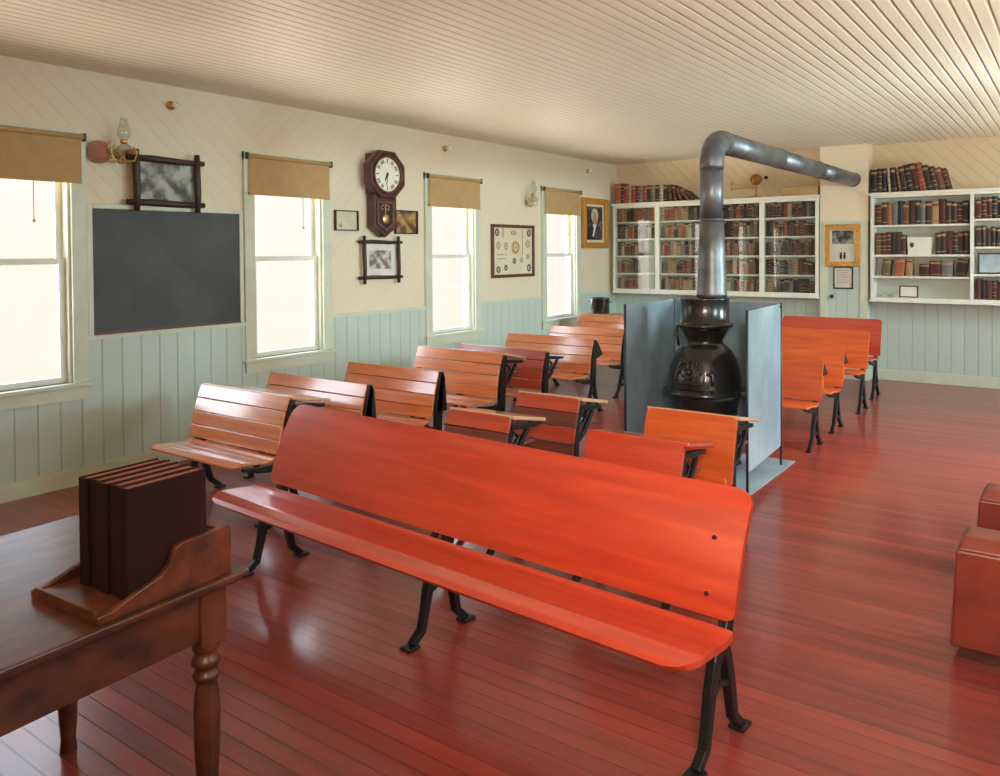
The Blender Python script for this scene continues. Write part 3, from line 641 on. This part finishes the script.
def iron_end(k, side, bracket, slim=1.):
    """one cast iron end standing in the y-z plane, scale k (1 = top at .75), x=0 plane"""
    b = MB(); z = lambda v: v * k; t = .03
    b.strip([(0, .10 * k, z(.735)), (0, .075 * k, z(.60)), (0, .055 * k, z(.45)), (0, .05 * k, z(.30))], [.030 * slim, .055 * slim, .075 * slim, .07 * slim], t)      # standard behind the back
    b.strip([(0, .05 * k, z(.31)), (0, .00, z(.20)), (0, -.06, z(.07)), (0, -.13, z(.012))], [.06, .04, .034, .03], t)                  # front leg
    b.strip([(0, .05 * k, z(.31)), (0, .085, z(.20)), (0, .13, z(.07)), (0, .20, z(.012))], [.06, .04, .034, .03], t)                    # rear leg
    b.box(-.022, .022, -.17, -.10, 0, .014); b.box(-.022, .022, .16, .23, 0, .014)
    b.strip([(0, -.045, z(.10)), (0, .03, z(.13)), (0, .11, z(.10))], .022, t * .8)                                                      # tie
    b.strip([(0, .05 * k, z(.31)), (0, -.06, z(.335)), (0, -.16, z(.345)), (0, -.26, z(.368))], [.05, .045, .035, .02], t)               # seat arm
    if bracket == 'up':
        b.strip([(0, .08 * k, z(.69)), (0, .20, z(.678)), (0, .345, z(.662))], [.030, .03, .022], t)
        b.strip([(0, .06 * k, z(.48)), (0, .15, z(.53)), (0, .21, z(.60)), (0, .26, z(.655))], [.03, .025, .025, .02], t * .8)
        b.strip([(0, .09, z(.60)), (0, .13, z(.66)), (0, .17, z(.62)), (0, .13, z(.585)), (0, .09, z(.60))], .014, t * .7)
    elif bracket == 'post':
        b.prism([(-t / 2, y * k, z(v)) for y, v in ((.075, .75), (.105, .75), (.125, .70), (.145, .45), (.02, .45), (.05, .62))], (t, 0, 0))
    elif bracket == 'folded':
        b.prism([(-t / 2, .09 * k, z(.715)), (-t / 2, .09 * k, z(.56)), (-t / 2, .12, z(.55)), (-t / 2, .23, z(.58)), (-t / 2, .12, z(.72))], (t, 0, 0))
    return b
def make_desk(W, k, top='up', seat='down', style='slat', wood='wood_honey', wood2=None, inset=0., topwood='wood_top'):
    t = thing('school_desk', 'x', 'school desk'); wd = MT[wood]; w2 = MT[wood2 or wood]
    z = lambda v: v * k
    back = [(-.015, z(.405)), (-.002, z(.49)), (.018 * k, z(.58)), (.045 * k, z(.667)), (.078 * k, z(.755))]
    if style == 'slat': slats(back, W, .016, .004, .012).build('backrest', wd, t, .003)
    elif style == 'panel': curved_panel(back, W, .018, .035, .01).build('backrest', wd, t)
    elif style == 'stripe':
        b = slats(back, W, .016, .004, .03); per = len(b.m) // 4
        b.m = [1] * per + [0] * per + [1] * per + [0] * per; b.build('backrest', [wd, MT['wood_brown']], t, .003)  # shade on alternate slats put into their colour as brown wood
    sw = W * (.97 if W > .8 else .94)
    sp = [(-.315, z(.392)), (-.25, z(.402)), (-.19, z(.396)), (-.12, z(.384)), (-.06, z(.380)), (-.005, z(.395))]
    if seat == 'down': slats(sp, sw, .016, .003, .004, .05).build('seat', w2, t, .003)
    else:
        dn = .11 if style == 'panel' and W < .8 else 0
        b = slats([(-.075, z(.385 - dn)), (-.068, z(.44 - dn)), (-.058, z(.50 - dn)), (-.045, z(.56 - dn))], sw, .016, .003, .02); b.build('seat', w2, t, .003)
    xs = (-W / 2 + .02 + inset, W / 2 + .006 - inset - (.028 if W < .8 else 0))
    for x in xs:
        o = iron_end(k, 1, None if inset else {'flat': 'up'}.get(top, top), 1. if W > .8 else .62).build('iron_end', MT['iron'], t, .004); o.location.x = x
    if inset and top == 'folded':
        b = MB(); b.prism([(W / 2 - .025, .085 * k, z(.72)), (W / 2 - .025, .085 * k, z(.60)), (W / 2 - .025, .21, z(.60))], (.025, 0, 0)); b.build('desk_bracket', MT['iron'], t, .003)
    if top in ('up', 'flat'):
        b = MB(); a0, a1 = .095 * k, .40; dz = 0 if top == 'up' else .063
        b.hexa([(-W / 2 - .012, a0, z(.735)), (W / 2 + .012, a0, z(.735)), (W / 2 + .012, a1, z(.672 + dz)), (-W / 2 - .012, a1, z(.672 + dz))], [(-W / 2 - .012, a0, z(.757)), (W / 2 + .012, a0, z(.757)), (W / 2 + .012, a1, z(.694 + dz)), (-W / 2 - .012, a1, z(.694 + dz))])
        b.build('desktop', MT[topwood], t, .006)
        b = MB(); b.box(-W / 2 + .05, W / 2 - .04, .12, .36, z(.555), z(.57)); b.box(-W / 2 + .05, W / 2 - .04, .12, .135, z(.57), z(.70)); b.build('book_shelf', MT['wood_brown'], t, .003)
    elif top in ('folded', 'post'):
        b = MB(); b.hexa([(-W / 2 - .0, .175, z(.43)), (W / 2 - .03, .175, z(.43)), (W / 2 - .03, .20, z(.43)), (-W / 2, .20, z(.43))], [(-W / 2 - .0, .135, z(.72)), (W / 2 - .03, .135, z(.72)), (W / 2 - .03, .158, z(.725)), (-W / 2, .158, z(.725))])
        b.build('desktop', w2, t, .005)
    return t
PROTO = {}
def desk(key, x0, x1, ytop, zt, label, group, **kw):
    """x0..x1 ends of the backrest, ytop = y of its top edge, zt its height"""
    k = zt / .755; kk = (key, round(x1 - x0, 2), round(k, 3))
    if kk not in PROTO: t = PROTO[kk] = make_desk(x1 - x0, k, **kw)
    else: t = copy_tree(PROTO[kk])
    t.location = ((x0 + x1) / 2, ytop - .078 * k, 0); t['label'] = label; t['category'] = 'school desk'; t['group'] = group
    return t
GL, GS, GR = 'double school desks along the window wall', 'single school desks behind the long bench', 'school desks right of the stove'
desk('a', .90, 1.85, 3.13, .750, 'front honey-brown double desk by the window wall, slatted seat lowered', GL, top='up', wood='wood_honey')
desk('post', .86, 1.92, 3.72, .752, 'second double desk from the blackboard, folded top, behind the lowered seat desk', GL, top='post', wood='wood_honey')
desk('post', .94, 1.94, 4.42, .752, 'third double desk from the blackboard, folded top, seat edge showing', GL, top='post', wood='wood_honey')
desk('a', .92, 1.90, 5.26, .790, 'fourth double desk from the blackboard, pale glare on its raised top', GL, top='up', wood='wood_honey')
desk('d', .91, 1.93, 5.86, .752, 'fifth double desk from the blackboard, red back under a raised top', GL, top='up', wood='wood_mid', wood2='wood_honey')
desk('b', .74, 1.84, 6.86, .765, 'sixth double desk from the blackboard, folded top and full slatted back', GL, top='folded', wood='wood_honey')
desk('b', .58, 1.60, 7.93, .752, 'seventh double desk from the blackboard, just left of the metal shield', GL, top='folded', wood='wood_honey')
desk('flat', .42, 1.55, 8.86, .822, 'farthest desk of the window row, black pot standing behind its back', GL, top='flat', wood='wood_honey')
desk('s', 2.93, 3.38, 3.41, .750, 'single desk behind the long bench, left column, nearest the bench', GS, top='up', seat='up', style='stripe', wood='wood_mid')
desk('s2', 2.95, 3.42, 4.06, .750, 'single desk in the left column, behind another single desk', GS, top='up', seat='down', style='stripe', wood='wood_mid')
desk('p', 3.905, 4.43, 3.36, .750, 'single bright red desk in the right column, nearest the bench', GS, top='up', seat='up', style='panel', wood='wood_red', topwood='wood_red')
desk('p2', 3.885, 4.425, 4.05, .750, 'single orange-red desk directly in front of the stove', GS, top='up', seat='up', style='panel', wood='wood_orange')
desk('r', 3.17, 4.18, 6.68, .752, 'nearest orange double desk right of the stove shield', GR, top='folded', inset=.07, style='panel', wood='wood_orange')
desk('r', 3.15, 4.16, 7.46, .752, 'second orange double desk right of the stove shield', GR, top='folded', inset=.07, style='panel', wood='wood_orange')
desk('r3', 3.10, 4.16, 8.48, .815, 'third and taller orange desk right of the stove shield', GR, top='none', inset=.07, style='panel', wood='wood_orange')
desk('r4', 2.98, 4.10, 9.38, .865, 'tallest rearmost red-orange desk below the bookcases', GR, top='none', inset=.07, style='panel', wood='wood_red')

# black pot on the last desk
t = thing('cooking_pot', 'black enamel pot standing on the farthest window row desk', 'pot', (.64, 9.03, .8245))
b = MB(); b.lathe([(.0001, 0), (.118, 0), (.125, .012), (.128, .19), (.133, .20), (.128, .205), (.121, .195), (.118, .02), (.0001, .015)], (0, 0, 0), 28); b.build('body', MT['pewter'], t)
for s_ in (-1, 1): MB().tube([(s_ * .126, -.03, .15), (s_ * .155, -.03, .155), (s_ * .155, .03, .155), (s_ * .126, .03, .15)], .007, 8).build('handle', MT['pewter'], t)

# ------------------------------------------------------------------ long recitation bench
bench = thing('long_bench', 'long red recitation bench with curved seat and iron legs, in front', 'bench', (3.67, 2.46, 0), math.radians(-3.6))
BW = 2.66
def bench_panel(prof, W, th, rt, rb): return curved_panel(prof, W, th, rt, rb)
SWD = BW + .08
o = bench_panel([(-.26, .402), (-.24, .418), (-.18, .428), (-.10, .420), (-.03, .413), (.01, .415), (.034, .421)], SWD, .022, .02, .10).build('seat', MT['wood_red'], bench); o.location.x = -.005
o = bench_panel([(.068, .428), (.085, .49), (.115, .58), (.15, .67), (.20, .76), (.245, .822)], BW, .022, .06, .03).build('backrest', MT['wood_red'], bench); o.location.x = .015
b = MB()
b.tube([(1.24, .150, .665), (1.24, .1415, .668)], .008, 8); b.tube([(1.24, .095, .49), (1.24, .081, .495)], .008, 8)
b.build('bolt', MT['iron'], bench)
def bench_leg():
    b = MB(); t = .035
    b.strip([(0, .06, .372), (0, .02, .31), (0, -.015, .22), (0, -.035, .13), (0, -.055, .055), (0, -.11, .014)], [.06, .055, .042, .034, .034, .030], t)
    b.strip([(0, .06, .372), (0, .10, .29), (0, .135, .17), (0, .155, .07), (0, .21, .014)], [.05, .05, .04, .034, .03], t)
    b.strip([(0, -.02, .20), (0, .05, .225), (0, .125, .20)], .022, t * .7)
    b.strip([(0, -.20, .388), (0, -.02, .378), (0, .12, .38)], [.02, .03, .04], t)
    b.strip([(0, .09, .36), (0, .130, .46), (0, .165, .58), (0, .21, .69), (0, .25, .765)], [.06, .045, .036, .03, .02], t)
    b.box(-.03, .03, -.15, -.085, 0, .015); b.box(-.03, .03, .18, .25, 0, .015)
    return b
for x in (-1.25, -.01, 1.30):
    o = bench_leg().build('leg', MT['iron'], bench, .005); o.location.x = x

# ------------------------------------------------------------------ stove, pipe and shield
SX, SY = 3.60, 5.55
st = thing('potbelly_stove', 'black cast iron potbelly stove inside the metal shield', 'stove', (SX, SY, .012))
b = MB(); b.lathe([(.0001, .20), (.20, .20), (.22, .22), (.235, .40), (.262, .54), (.275, .565), (.305, .572), (.312, .585), (.305, .60), (.278, .61), (.272, .64), (.270, .69), (.258, .76), (.235, .83), (.20, .89), (.165, .925), (.142, .94), (.136, .955), (.136, .97),
                   (.150, .99), (.172, 1.04), (.19, 1.06), (.210, 1.07), (.214, 1.08), (.210, 1.092), (.190, 1.096), (.184, 1.10), (.184, 1.275), (.186, 1.28), (.180, 1.285), (.115, 1.29), (.0001, 1.29)], (0, 0, 0), 48)
b.build('body', MT['stove'], st)
for k in range(4):
    a = PI / 4 + k * PI / 2; c, s = math.cos(a), math.sin(a); b = MB()
    b.tube([(c * .17, s * .17, .22), (c * .22, s * .22, .16), (c * .23, s * .23, .08), (c * .27, s * .27, .012)], [.035, .03, .022, .028], 8); b.build('leg', MT['stove'], st)
b = MB(); b.lathe([(.0001, .08), (.21, .08), (.22, .10), (.19, .13), (.17, .20), (.0001, .20)], (0, 0, 0), 32); b.build('ash_pit', MT['stove'], st)
def belly(z):
    P = [(.62, .273), (.64, .272), (.69, .270), (.76, .258), (.83, .235), (.89, .20), (.925, .165)]
    for (a, ra), (c, rc) in zip(P, P[1:]):
        if a <= z <= c: return ra + (rc - ra) * (z - a) / (c - a)
    return .272
def patch(b, a0, a1, z0, z1, off, arch=0., n=14, m=8):
    vs = []; front = []
    for j in range(m + 1):
        for i in range(n + 1):
            u = i / n * 2 - 1; zt = z1 - arch * u * u; z = z0 + (zt - z0) * j / m; a = -PI / 2 + a0 + (a1 - a0) * i / n; r = belly(z) + off
            vs.append((r * math.cos(a), r * math.sin(a), z))
    K = len(vs); r0 = []
    for x, y, z in vs: f = 1 - (off + .01) / math.hypot(x, y); r0.append((x * f, y * f, z))
    fs = [(j * (n + 1) + i, j * (n + 1) + i + 1, (j + 1) * (n + 1) + i + 1, (j + 1) * (n + 1) + i) for j in range(m) for i in range(n)]
    rim = [i for i in range(n + 1)] + [j * (n + 1) + n for j in range(1, m + 1)] + [m * (n + 1) + i for i in range(n - 1, -1, -1)] + [j * (n + 1) for j in range(m - 1, 0, -1)]
    fs += [(rim[i], rim[i] + K, rim[(i + 1) % len(rim)] + K, rim[(i + 1) % len(rim)]) for i in range(len(rim))]
    b.add(vs + r0, fs)
b = MB(); patch(b, -.52, .52, .625, .875, .010, .05); dr = b.build('fire_door', MT['stove'], st)
b = MB(); patch(b, -.43, .43, .655, .845, .018, .05)
def on_belly(u, z, off=.020): r = belly(z) + off; a = -PI / 2 + u; return (r * math.cos(a), r * math.sin(a), z)
for sg in (-1, 1):
    b.tube([on_belly(sg * (.05 + .28 * t), .70 + .09 * math.sin(t * 2.6)) for t in [i / 10 for i in range(11)]], .008, 8)
    b.tube([on_belly(sg * (.20 + (.11 - .011 * i) * math.cos(i * .75)), .735 + (.045 - .0045 * i) * math.sin(i * .75)) for i in range(10)], .007, 8)
    b.tube([on_belly(sg * (.13 + .07 * math.cos(i * .6)), .80 + .028 * math.sin(i * .6)) for i in range(9)], .007, 8)
    b.tube([on_belly(sg * .38, .67), on_belly(sg * .39, .73), on_belly(sg * .36, .79), on_belly(sg * .25, .825), on_belly(0, .838)], .007, 8)
b.tube([on_belly(-.38 + .076 * i, .672) for i in range(11)], .008, 8)
b.ball(on_belly(0, .755), .022, 12); b.ball(on_belly(0, .71), .014, 10)
b.build('door_relief', MT['stove'], dr)
b = MB(); a = -PI / 2 + .60
b.tube([((belly(z) + .03) * math.cos(a), (belly(z) + .03) * math.sin(a), z) for z in (.66, .70, .74, .78)], .012, 8)
b.tube([((belly(.74) + .03) * math.cos(a + d), (belly(.74) + .03) * math.sin(a + d), .74 + .05 * abs(d)) for d in (-.16, 0, .14)], .012, 8)
b.build('door_latch', MT['stove'], dr)
b = MB(); b.tube([(-.165, -.10, .92), (-.175, -.105, 1.0), (-.175, -.105, 1.07)], .010, 8); b.build('hinge_rod', MT['stove'], st)
b = MB(); b.tube([(.29, -.03, .585), (.335, -.045, .60), (.35, -.05, .615)], .014, 8); b.build('lifter', MT['zinc'], st)

zt = 2.475
pp = thing('stovepipe', 'grey metal stovepipe rising from the stove and running to the chimney', 'stovepipe', (SX + .06, SY, 1.302))
Z = lambda z: z - 1.302
b = MB(); b.tube([(0, 0, Z(1.303)), (0, 0, Z(1.33)), (0, 0, Z(1.62)), (0, 0, Z(1.885))], [.114, .112, .100, .088], 28); b.build('flared_section', MT['pipe'], pp)
b = MB(); b.tube([(0, 0, Z(1.88)), (0, 0, Z(2.29))], .086, 28); b.build('upright_section', MT['pipe'], pp)
el = [(0, 0, Z(2.26))] + [(0, .19 - .19 * math.cos(a), Z(2.29) + .19 * math.sin(a)) for a in [i * PI / 2 / 10 for i in range(11)]] + [(0, .24, Z(zt + .006))]
b = MB(); b.tube(el, .0895, 28); b.build('elbow', MT['pipe'], pp)
LZ = 2.53
def hp(y): return (-.10 * (y - .2) / 4.65, y, Z(zt + .005) + (LZ - zt) * (y - .2) / 4.65)
for y0, y1 in ((.21, 1.65), (1.62, 3.1), (3.07, 4.72)):
    b = MB(); b.tube([hp(y0), hp(y1)], .087, 28); b.build('horizontal_section', MT['pipe'], pp)
for y in (.22, 1.63, 3.08): MB().tube([hp(y), hp(y + .03)], .0915, 28).build('joint_band', MT['pipe'], pp)
MB().tube([(0, 0, Z(1.875)), (0, 0, Z(1.888))], .0895, 28).build('joint_band', MT['pipe'], pp)
b = MB(); b.tube([hp(4.74), hp(4.83)], [.091, .091], 28); b.build('chimney_collar', MT['pipe'], pp)
b = MB(); b.tube([(0.087, 0, Z(1.96)), (.115, 0, Z(1.96))], .006, 8); b.ball((.12, 0, Z(1.96)), .014, 10); b.build('damper_handle', MT['iron'], pp)

sh = thing('heat_shield', 'three-sided galvanised metal heat shield standing around the stove', 'heat shield', (3.58, 5.55, 0))
X = lambda x: x - 3.58; Y = lambda y: y - 5.55
def sheet(a, c, z0=.155, z1=1.243, t=.004):
    b = MB(); a, c = Vector((*a, 0)), Vector((*c, 0)); n = (c - a).normalized().cross(Vector((0, 0, 1))) * t
    b.hexa([a + Vector((0, 0, z0)), c + Vector((0, 0, z0)), c + n + Vector((0, 0, z0)), a + n + Vector((0, 0, z0))], [a + Vector((0, 0, z1)), c + Vector((0, 0, z1)), c + n + Vector((0, 0, z1)), a + n + Vector((0, 0, z1))]); return b
pL0, pL1, pR1, pR0 = (X(3.10), Y(5.22)), (X(3.10), Y(6.08)), (X(4.055), Y(5.94)), (X(4.11), Y(5.06))
for a, c in ((pL0, pL1), (pL1, pR1), (pR1, pR0)): sheet(a, c).build('panel', MT['zinc'], sh)
for p in (pL0, pL1, pR1, pR0): MB().tube([(*p, .0085), (*p, 1.25)], .010, 8).build('post', MT['rod'], sh)
b = MB(); b.tube([(pR1[0], pR1[1] - .012, 1.22), (pR1[0], pR1[1] - .03, 1.22)], .012, 8); b.build('rivet', MT['iron'], sh)
fp = MB().box(3.02, 4.115, 5.03, 6.10, .001, .008).build('hearth_plate', MT['zinc'], None, shift=(3.57, 5.56, 0)); tag(fp, 'flat zinc hearth plate lying on the floor under the stove', 'hearth plate')

# ------------------------------------------------------------------ teacher's table with a book rack
TX0, TX1, TY0, TY1, TZ = 3.12, 4.03, -.10, 1.335, .75
tb = thing('table', 'old dark wooden table with turned legs in the near left corner', 'table', ((TX0 + TX1) / 2, (TY0 + TY1) / 2, 0), math.radians(3.0))
hx, hy = (TX1 - TX0) / 2, (TY1 - TY0) / 2
b = MB(); b.box(-hx, hx, -hy, hy, TZ - .018, TZ); b.box(-hx + .014, hx - .014, -hy + .014, hy - .014, TZ - .032, TZ - .018); b.build('tabletop', MT['wood_table'], tb, .005)
b = MB(); q = .055
b.box(-hx + .11, hx - .11, -hy + q, -hy + q + .022, .575, TZ - .032); b.box(-hx + .11, hx - .11, hy - q - .022, hy - q, .575, TZ - .032)
b.box(-hx + q, -hx + q + .022, -hy + .11, hy - .11, .575, TZ - .032); b.box(hx - q - .022, hx - q, -hy + .11, hy - .11, .575, TZ - .032); b.build('apron', MT['wood_table'], tb, .003)
for sx in (-1, 1):
    for sy in (-1, 1):
        x, y = sx * (hx - .085), sy * (hy - .085); b = MB(); b.box(x - .04, x + .04, y - .04, y + .04, .555, TZ - .032)
        b.lathe([(.026, .0), (.022, .04), (.026, .09), (.034, .25), (.036, .36), (.030, .43), (.026, .445), (.036, .455), (.038, .465), (.030, .475), (.028, .485), (.040, .495), (.041, .508), (.032, .52), (.030, .53), (.038, .54), (.036, .556)], (x, y, 0), 20)
        b.build('leg', MT['wood_table'], tb, .004)
rk = thing('book_rack', 'wooden book rack with a swooping side panel on the dark table', 'book rack', (3.84, 1.13, TZ), math.radians(3.0))
prof = [(-.20, .0), (.175, .0), (.175, .125), (.168, .137), (.02, .132), (.005, .125), (-.012, .085), (-.035, .065), (-.10, .045), (-.165, .022), (-.20, .02)]
for x in (.125, -.175): MB().prism([(x, y, z) for y, z in prof], (.018, 0, 0)).build('side_panel', MT['wood_rack'], rk, .003)
MB().box(-.157, .125, -.19, .157, .004, .018).build('bottom_board', MT['wood_rack'], rk); MB().box(-.157, .125, .157, .173, .0, .125).build('back_board', MT['wood_rack'], rk, .003)
MB().box(-.157, .125, -.20, -.19, .0, .03).build('front_lip', MT['wood_rack'], rk, .002)
def ledger(i):
    t = thing('ledger', 'x', 'ledger', group='ledgers standing in the book rack'); w, d, h = .041, .225, .288
    b = MB(); b.box(-w / 2, -w / 2 + .004, 0, d, 0, h); b.box(w / 2 - .004, w / 2, 0, d, 0, h); b.box(-w / 2 + .004, w / 2 - .004, 0, .006, 0, h); b.build('cover', MT['ledger'], t, .0015)
    MB().box(-w / 2 + .005, w / 2 - .005, .006, d - .006, .006, h - .004).build('page_block', MT['ledger_page'], t)
    return t
L0 = ledger(0); rot = Matrix.Rotation(math.radians(3.0), 4, 'Z')
LL = ['maroon ledger nearest the swooping side panel of the book rack', 'maroon ledger second from the near side of the book rack', 'middle maroon ledger of the five in the book rack', 'maroon ledger second from the far side of the book rack', 'maroon ledger at the far side of the book rack']
for i in range(5):
    o = L0 if i == 0 else copy_tree(L0)
    p = rot @ Vector((.100 - i * .0455, -.112 + (.006 if i % 2 else 0), .0)); o.location = (3.84 + p.x, 1.13 + p.y, TZ + .0185); o.rotation_euler = (0, 0, math.radians(3.0)); o['label'] = LL[i]

# ------------------------------------------------------------------ low wooden benches at the right edge
def low_bench(label, x, y, w, d, h):
    t = thing('box_bench', label, 'bench', (x, y, 0), 0, 'low box benches at the right')
    b = MB(); b.box(.03, w, .03, d - .03, 0, .06); b.build('plinth', MT['wood_dark'], t)
    b = MB(); b.hexa([(0, 0, .05), (w, 0, .05), (w, d, .05), (0, d, .05)], [(.02, .0, h - .05), (w, .0, h - .05), (w, d, h - .05), (.02, d, h - .05)]); b.build('box_body', MT['wood_bin'], t, .01)
    b = MB(); b.hexa([(.02, 0, h - .05), (w, 0, h - .05), (w, d, h - .05), (.02, d, h - .05)], [(.05, .05, h), (w, .05, h), (w, d - .03, h), (.05, d - .03, h)]); b.build('lid', MT['wood_bin'], t, .012)
    return t
low_bench('nearer low dark red wooden bench, cut off at the lower right', 5.52, 3.50, .95, .22, .495)
low_bench('farther low dark red wooden bench behind a similar one', 5.515, 4.40, .95, .22, .455)

# ------------------------------------------------------------------ light
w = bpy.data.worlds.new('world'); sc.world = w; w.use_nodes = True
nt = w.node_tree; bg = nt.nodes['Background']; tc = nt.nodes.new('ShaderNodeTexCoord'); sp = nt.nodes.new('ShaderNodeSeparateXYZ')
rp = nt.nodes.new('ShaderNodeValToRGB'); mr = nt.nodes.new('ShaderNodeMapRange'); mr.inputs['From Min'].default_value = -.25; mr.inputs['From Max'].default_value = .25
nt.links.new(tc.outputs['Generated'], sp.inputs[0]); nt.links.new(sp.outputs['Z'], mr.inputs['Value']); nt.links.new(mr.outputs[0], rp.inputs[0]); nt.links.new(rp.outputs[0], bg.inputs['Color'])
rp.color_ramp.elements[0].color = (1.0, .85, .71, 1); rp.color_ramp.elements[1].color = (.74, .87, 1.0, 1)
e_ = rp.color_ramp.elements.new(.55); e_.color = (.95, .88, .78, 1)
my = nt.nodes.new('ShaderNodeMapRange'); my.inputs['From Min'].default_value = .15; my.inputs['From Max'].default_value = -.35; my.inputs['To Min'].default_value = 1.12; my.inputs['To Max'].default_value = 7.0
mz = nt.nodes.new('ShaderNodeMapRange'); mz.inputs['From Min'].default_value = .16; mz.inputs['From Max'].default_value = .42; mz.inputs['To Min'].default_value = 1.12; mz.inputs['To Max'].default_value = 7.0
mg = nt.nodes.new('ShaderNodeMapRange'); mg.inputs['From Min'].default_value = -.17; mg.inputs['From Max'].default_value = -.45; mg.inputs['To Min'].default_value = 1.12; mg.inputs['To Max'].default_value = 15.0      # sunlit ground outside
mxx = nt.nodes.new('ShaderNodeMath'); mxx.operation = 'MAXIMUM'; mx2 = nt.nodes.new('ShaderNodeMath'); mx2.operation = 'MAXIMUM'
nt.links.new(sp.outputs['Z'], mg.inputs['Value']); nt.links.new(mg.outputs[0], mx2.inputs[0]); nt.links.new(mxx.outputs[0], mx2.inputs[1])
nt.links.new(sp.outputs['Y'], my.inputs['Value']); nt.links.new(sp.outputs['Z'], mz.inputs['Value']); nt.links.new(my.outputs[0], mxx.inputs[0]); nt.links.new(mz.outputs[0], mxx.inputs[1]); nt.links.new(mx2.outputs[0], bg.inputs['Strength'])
def area(name, loc, rot, sx, sy, power, col):
    d = bpy.data.lights.new(name, 'AREA'); d.shape = 'RECTANGLE'; d.size = sx; d.size_y = sy; d.energy = power; d.color = col
    o = bpy.data.objects.new(name, d); C.objects.link(o); o.location = loc; o.rotation_euler = rot; return o
for i, (a, c) in enumerate(WINS):      # daylight in the windows of the right wall
    area('window_daylight', (XR + .75, (a + c) / 2, 2.25), (0, PI / 2 - .30, 0), 1.3, 1.0, (15, 150, 440, 210)[i], (.72, .97, 1.0))
# unseen point lights added as warm fill near the front
for x, y, e in ((5.6, .2, 36), (3.2, -.6, 22)):
    d = bpy.data.lights.new('front_fill', 'POINT'); d.energy = e; d.color = (1.0, .80, .55); d.shadow_soft_size = .16
    o = bpy.data.objects.new('front_fill', d); C.objects.link(o); o.location = (x, y, 2.25)

d = bpy.data.lights.new('flood_lamp', 'SPOT'); d.energy = 760; d.color = (1.0, .91, .77); d.shadow_soft_size = .28; d.spot_size = math.radians(72); d.spot_blend = 1.0
o = bpy.data.objects.new('flood_lamp', d); C.objects.link(o); o.location = (6.5, -.4, 2.3)
o.rotation_euler = (Vector((3.3, 5.5, .8)) - o.location).to_track_quat('-Z', 'Y').to_euler()

sc.view_settings.view_transform = 'Standard'; sc.view_settings.look = 'None'; sc.view_settings.exposure = .06; sc.view_settings.gamma = 1; sc.view_settings.use_curve_mapping = False
sc.cycles.use_denoising = True; sc.cycles.max_bounces = 8; sc.cycles.diffuse_bounces = 4; sc.cycles.glossy_bounces = 4; sc.cycles.transparent_max_bounces = 12
sc.cycles.caustics_reflective = False; sc.cycles.caustics_refractive = False; sc.cycles.sample_clamp_indirect = 6
print('books', NB[0])
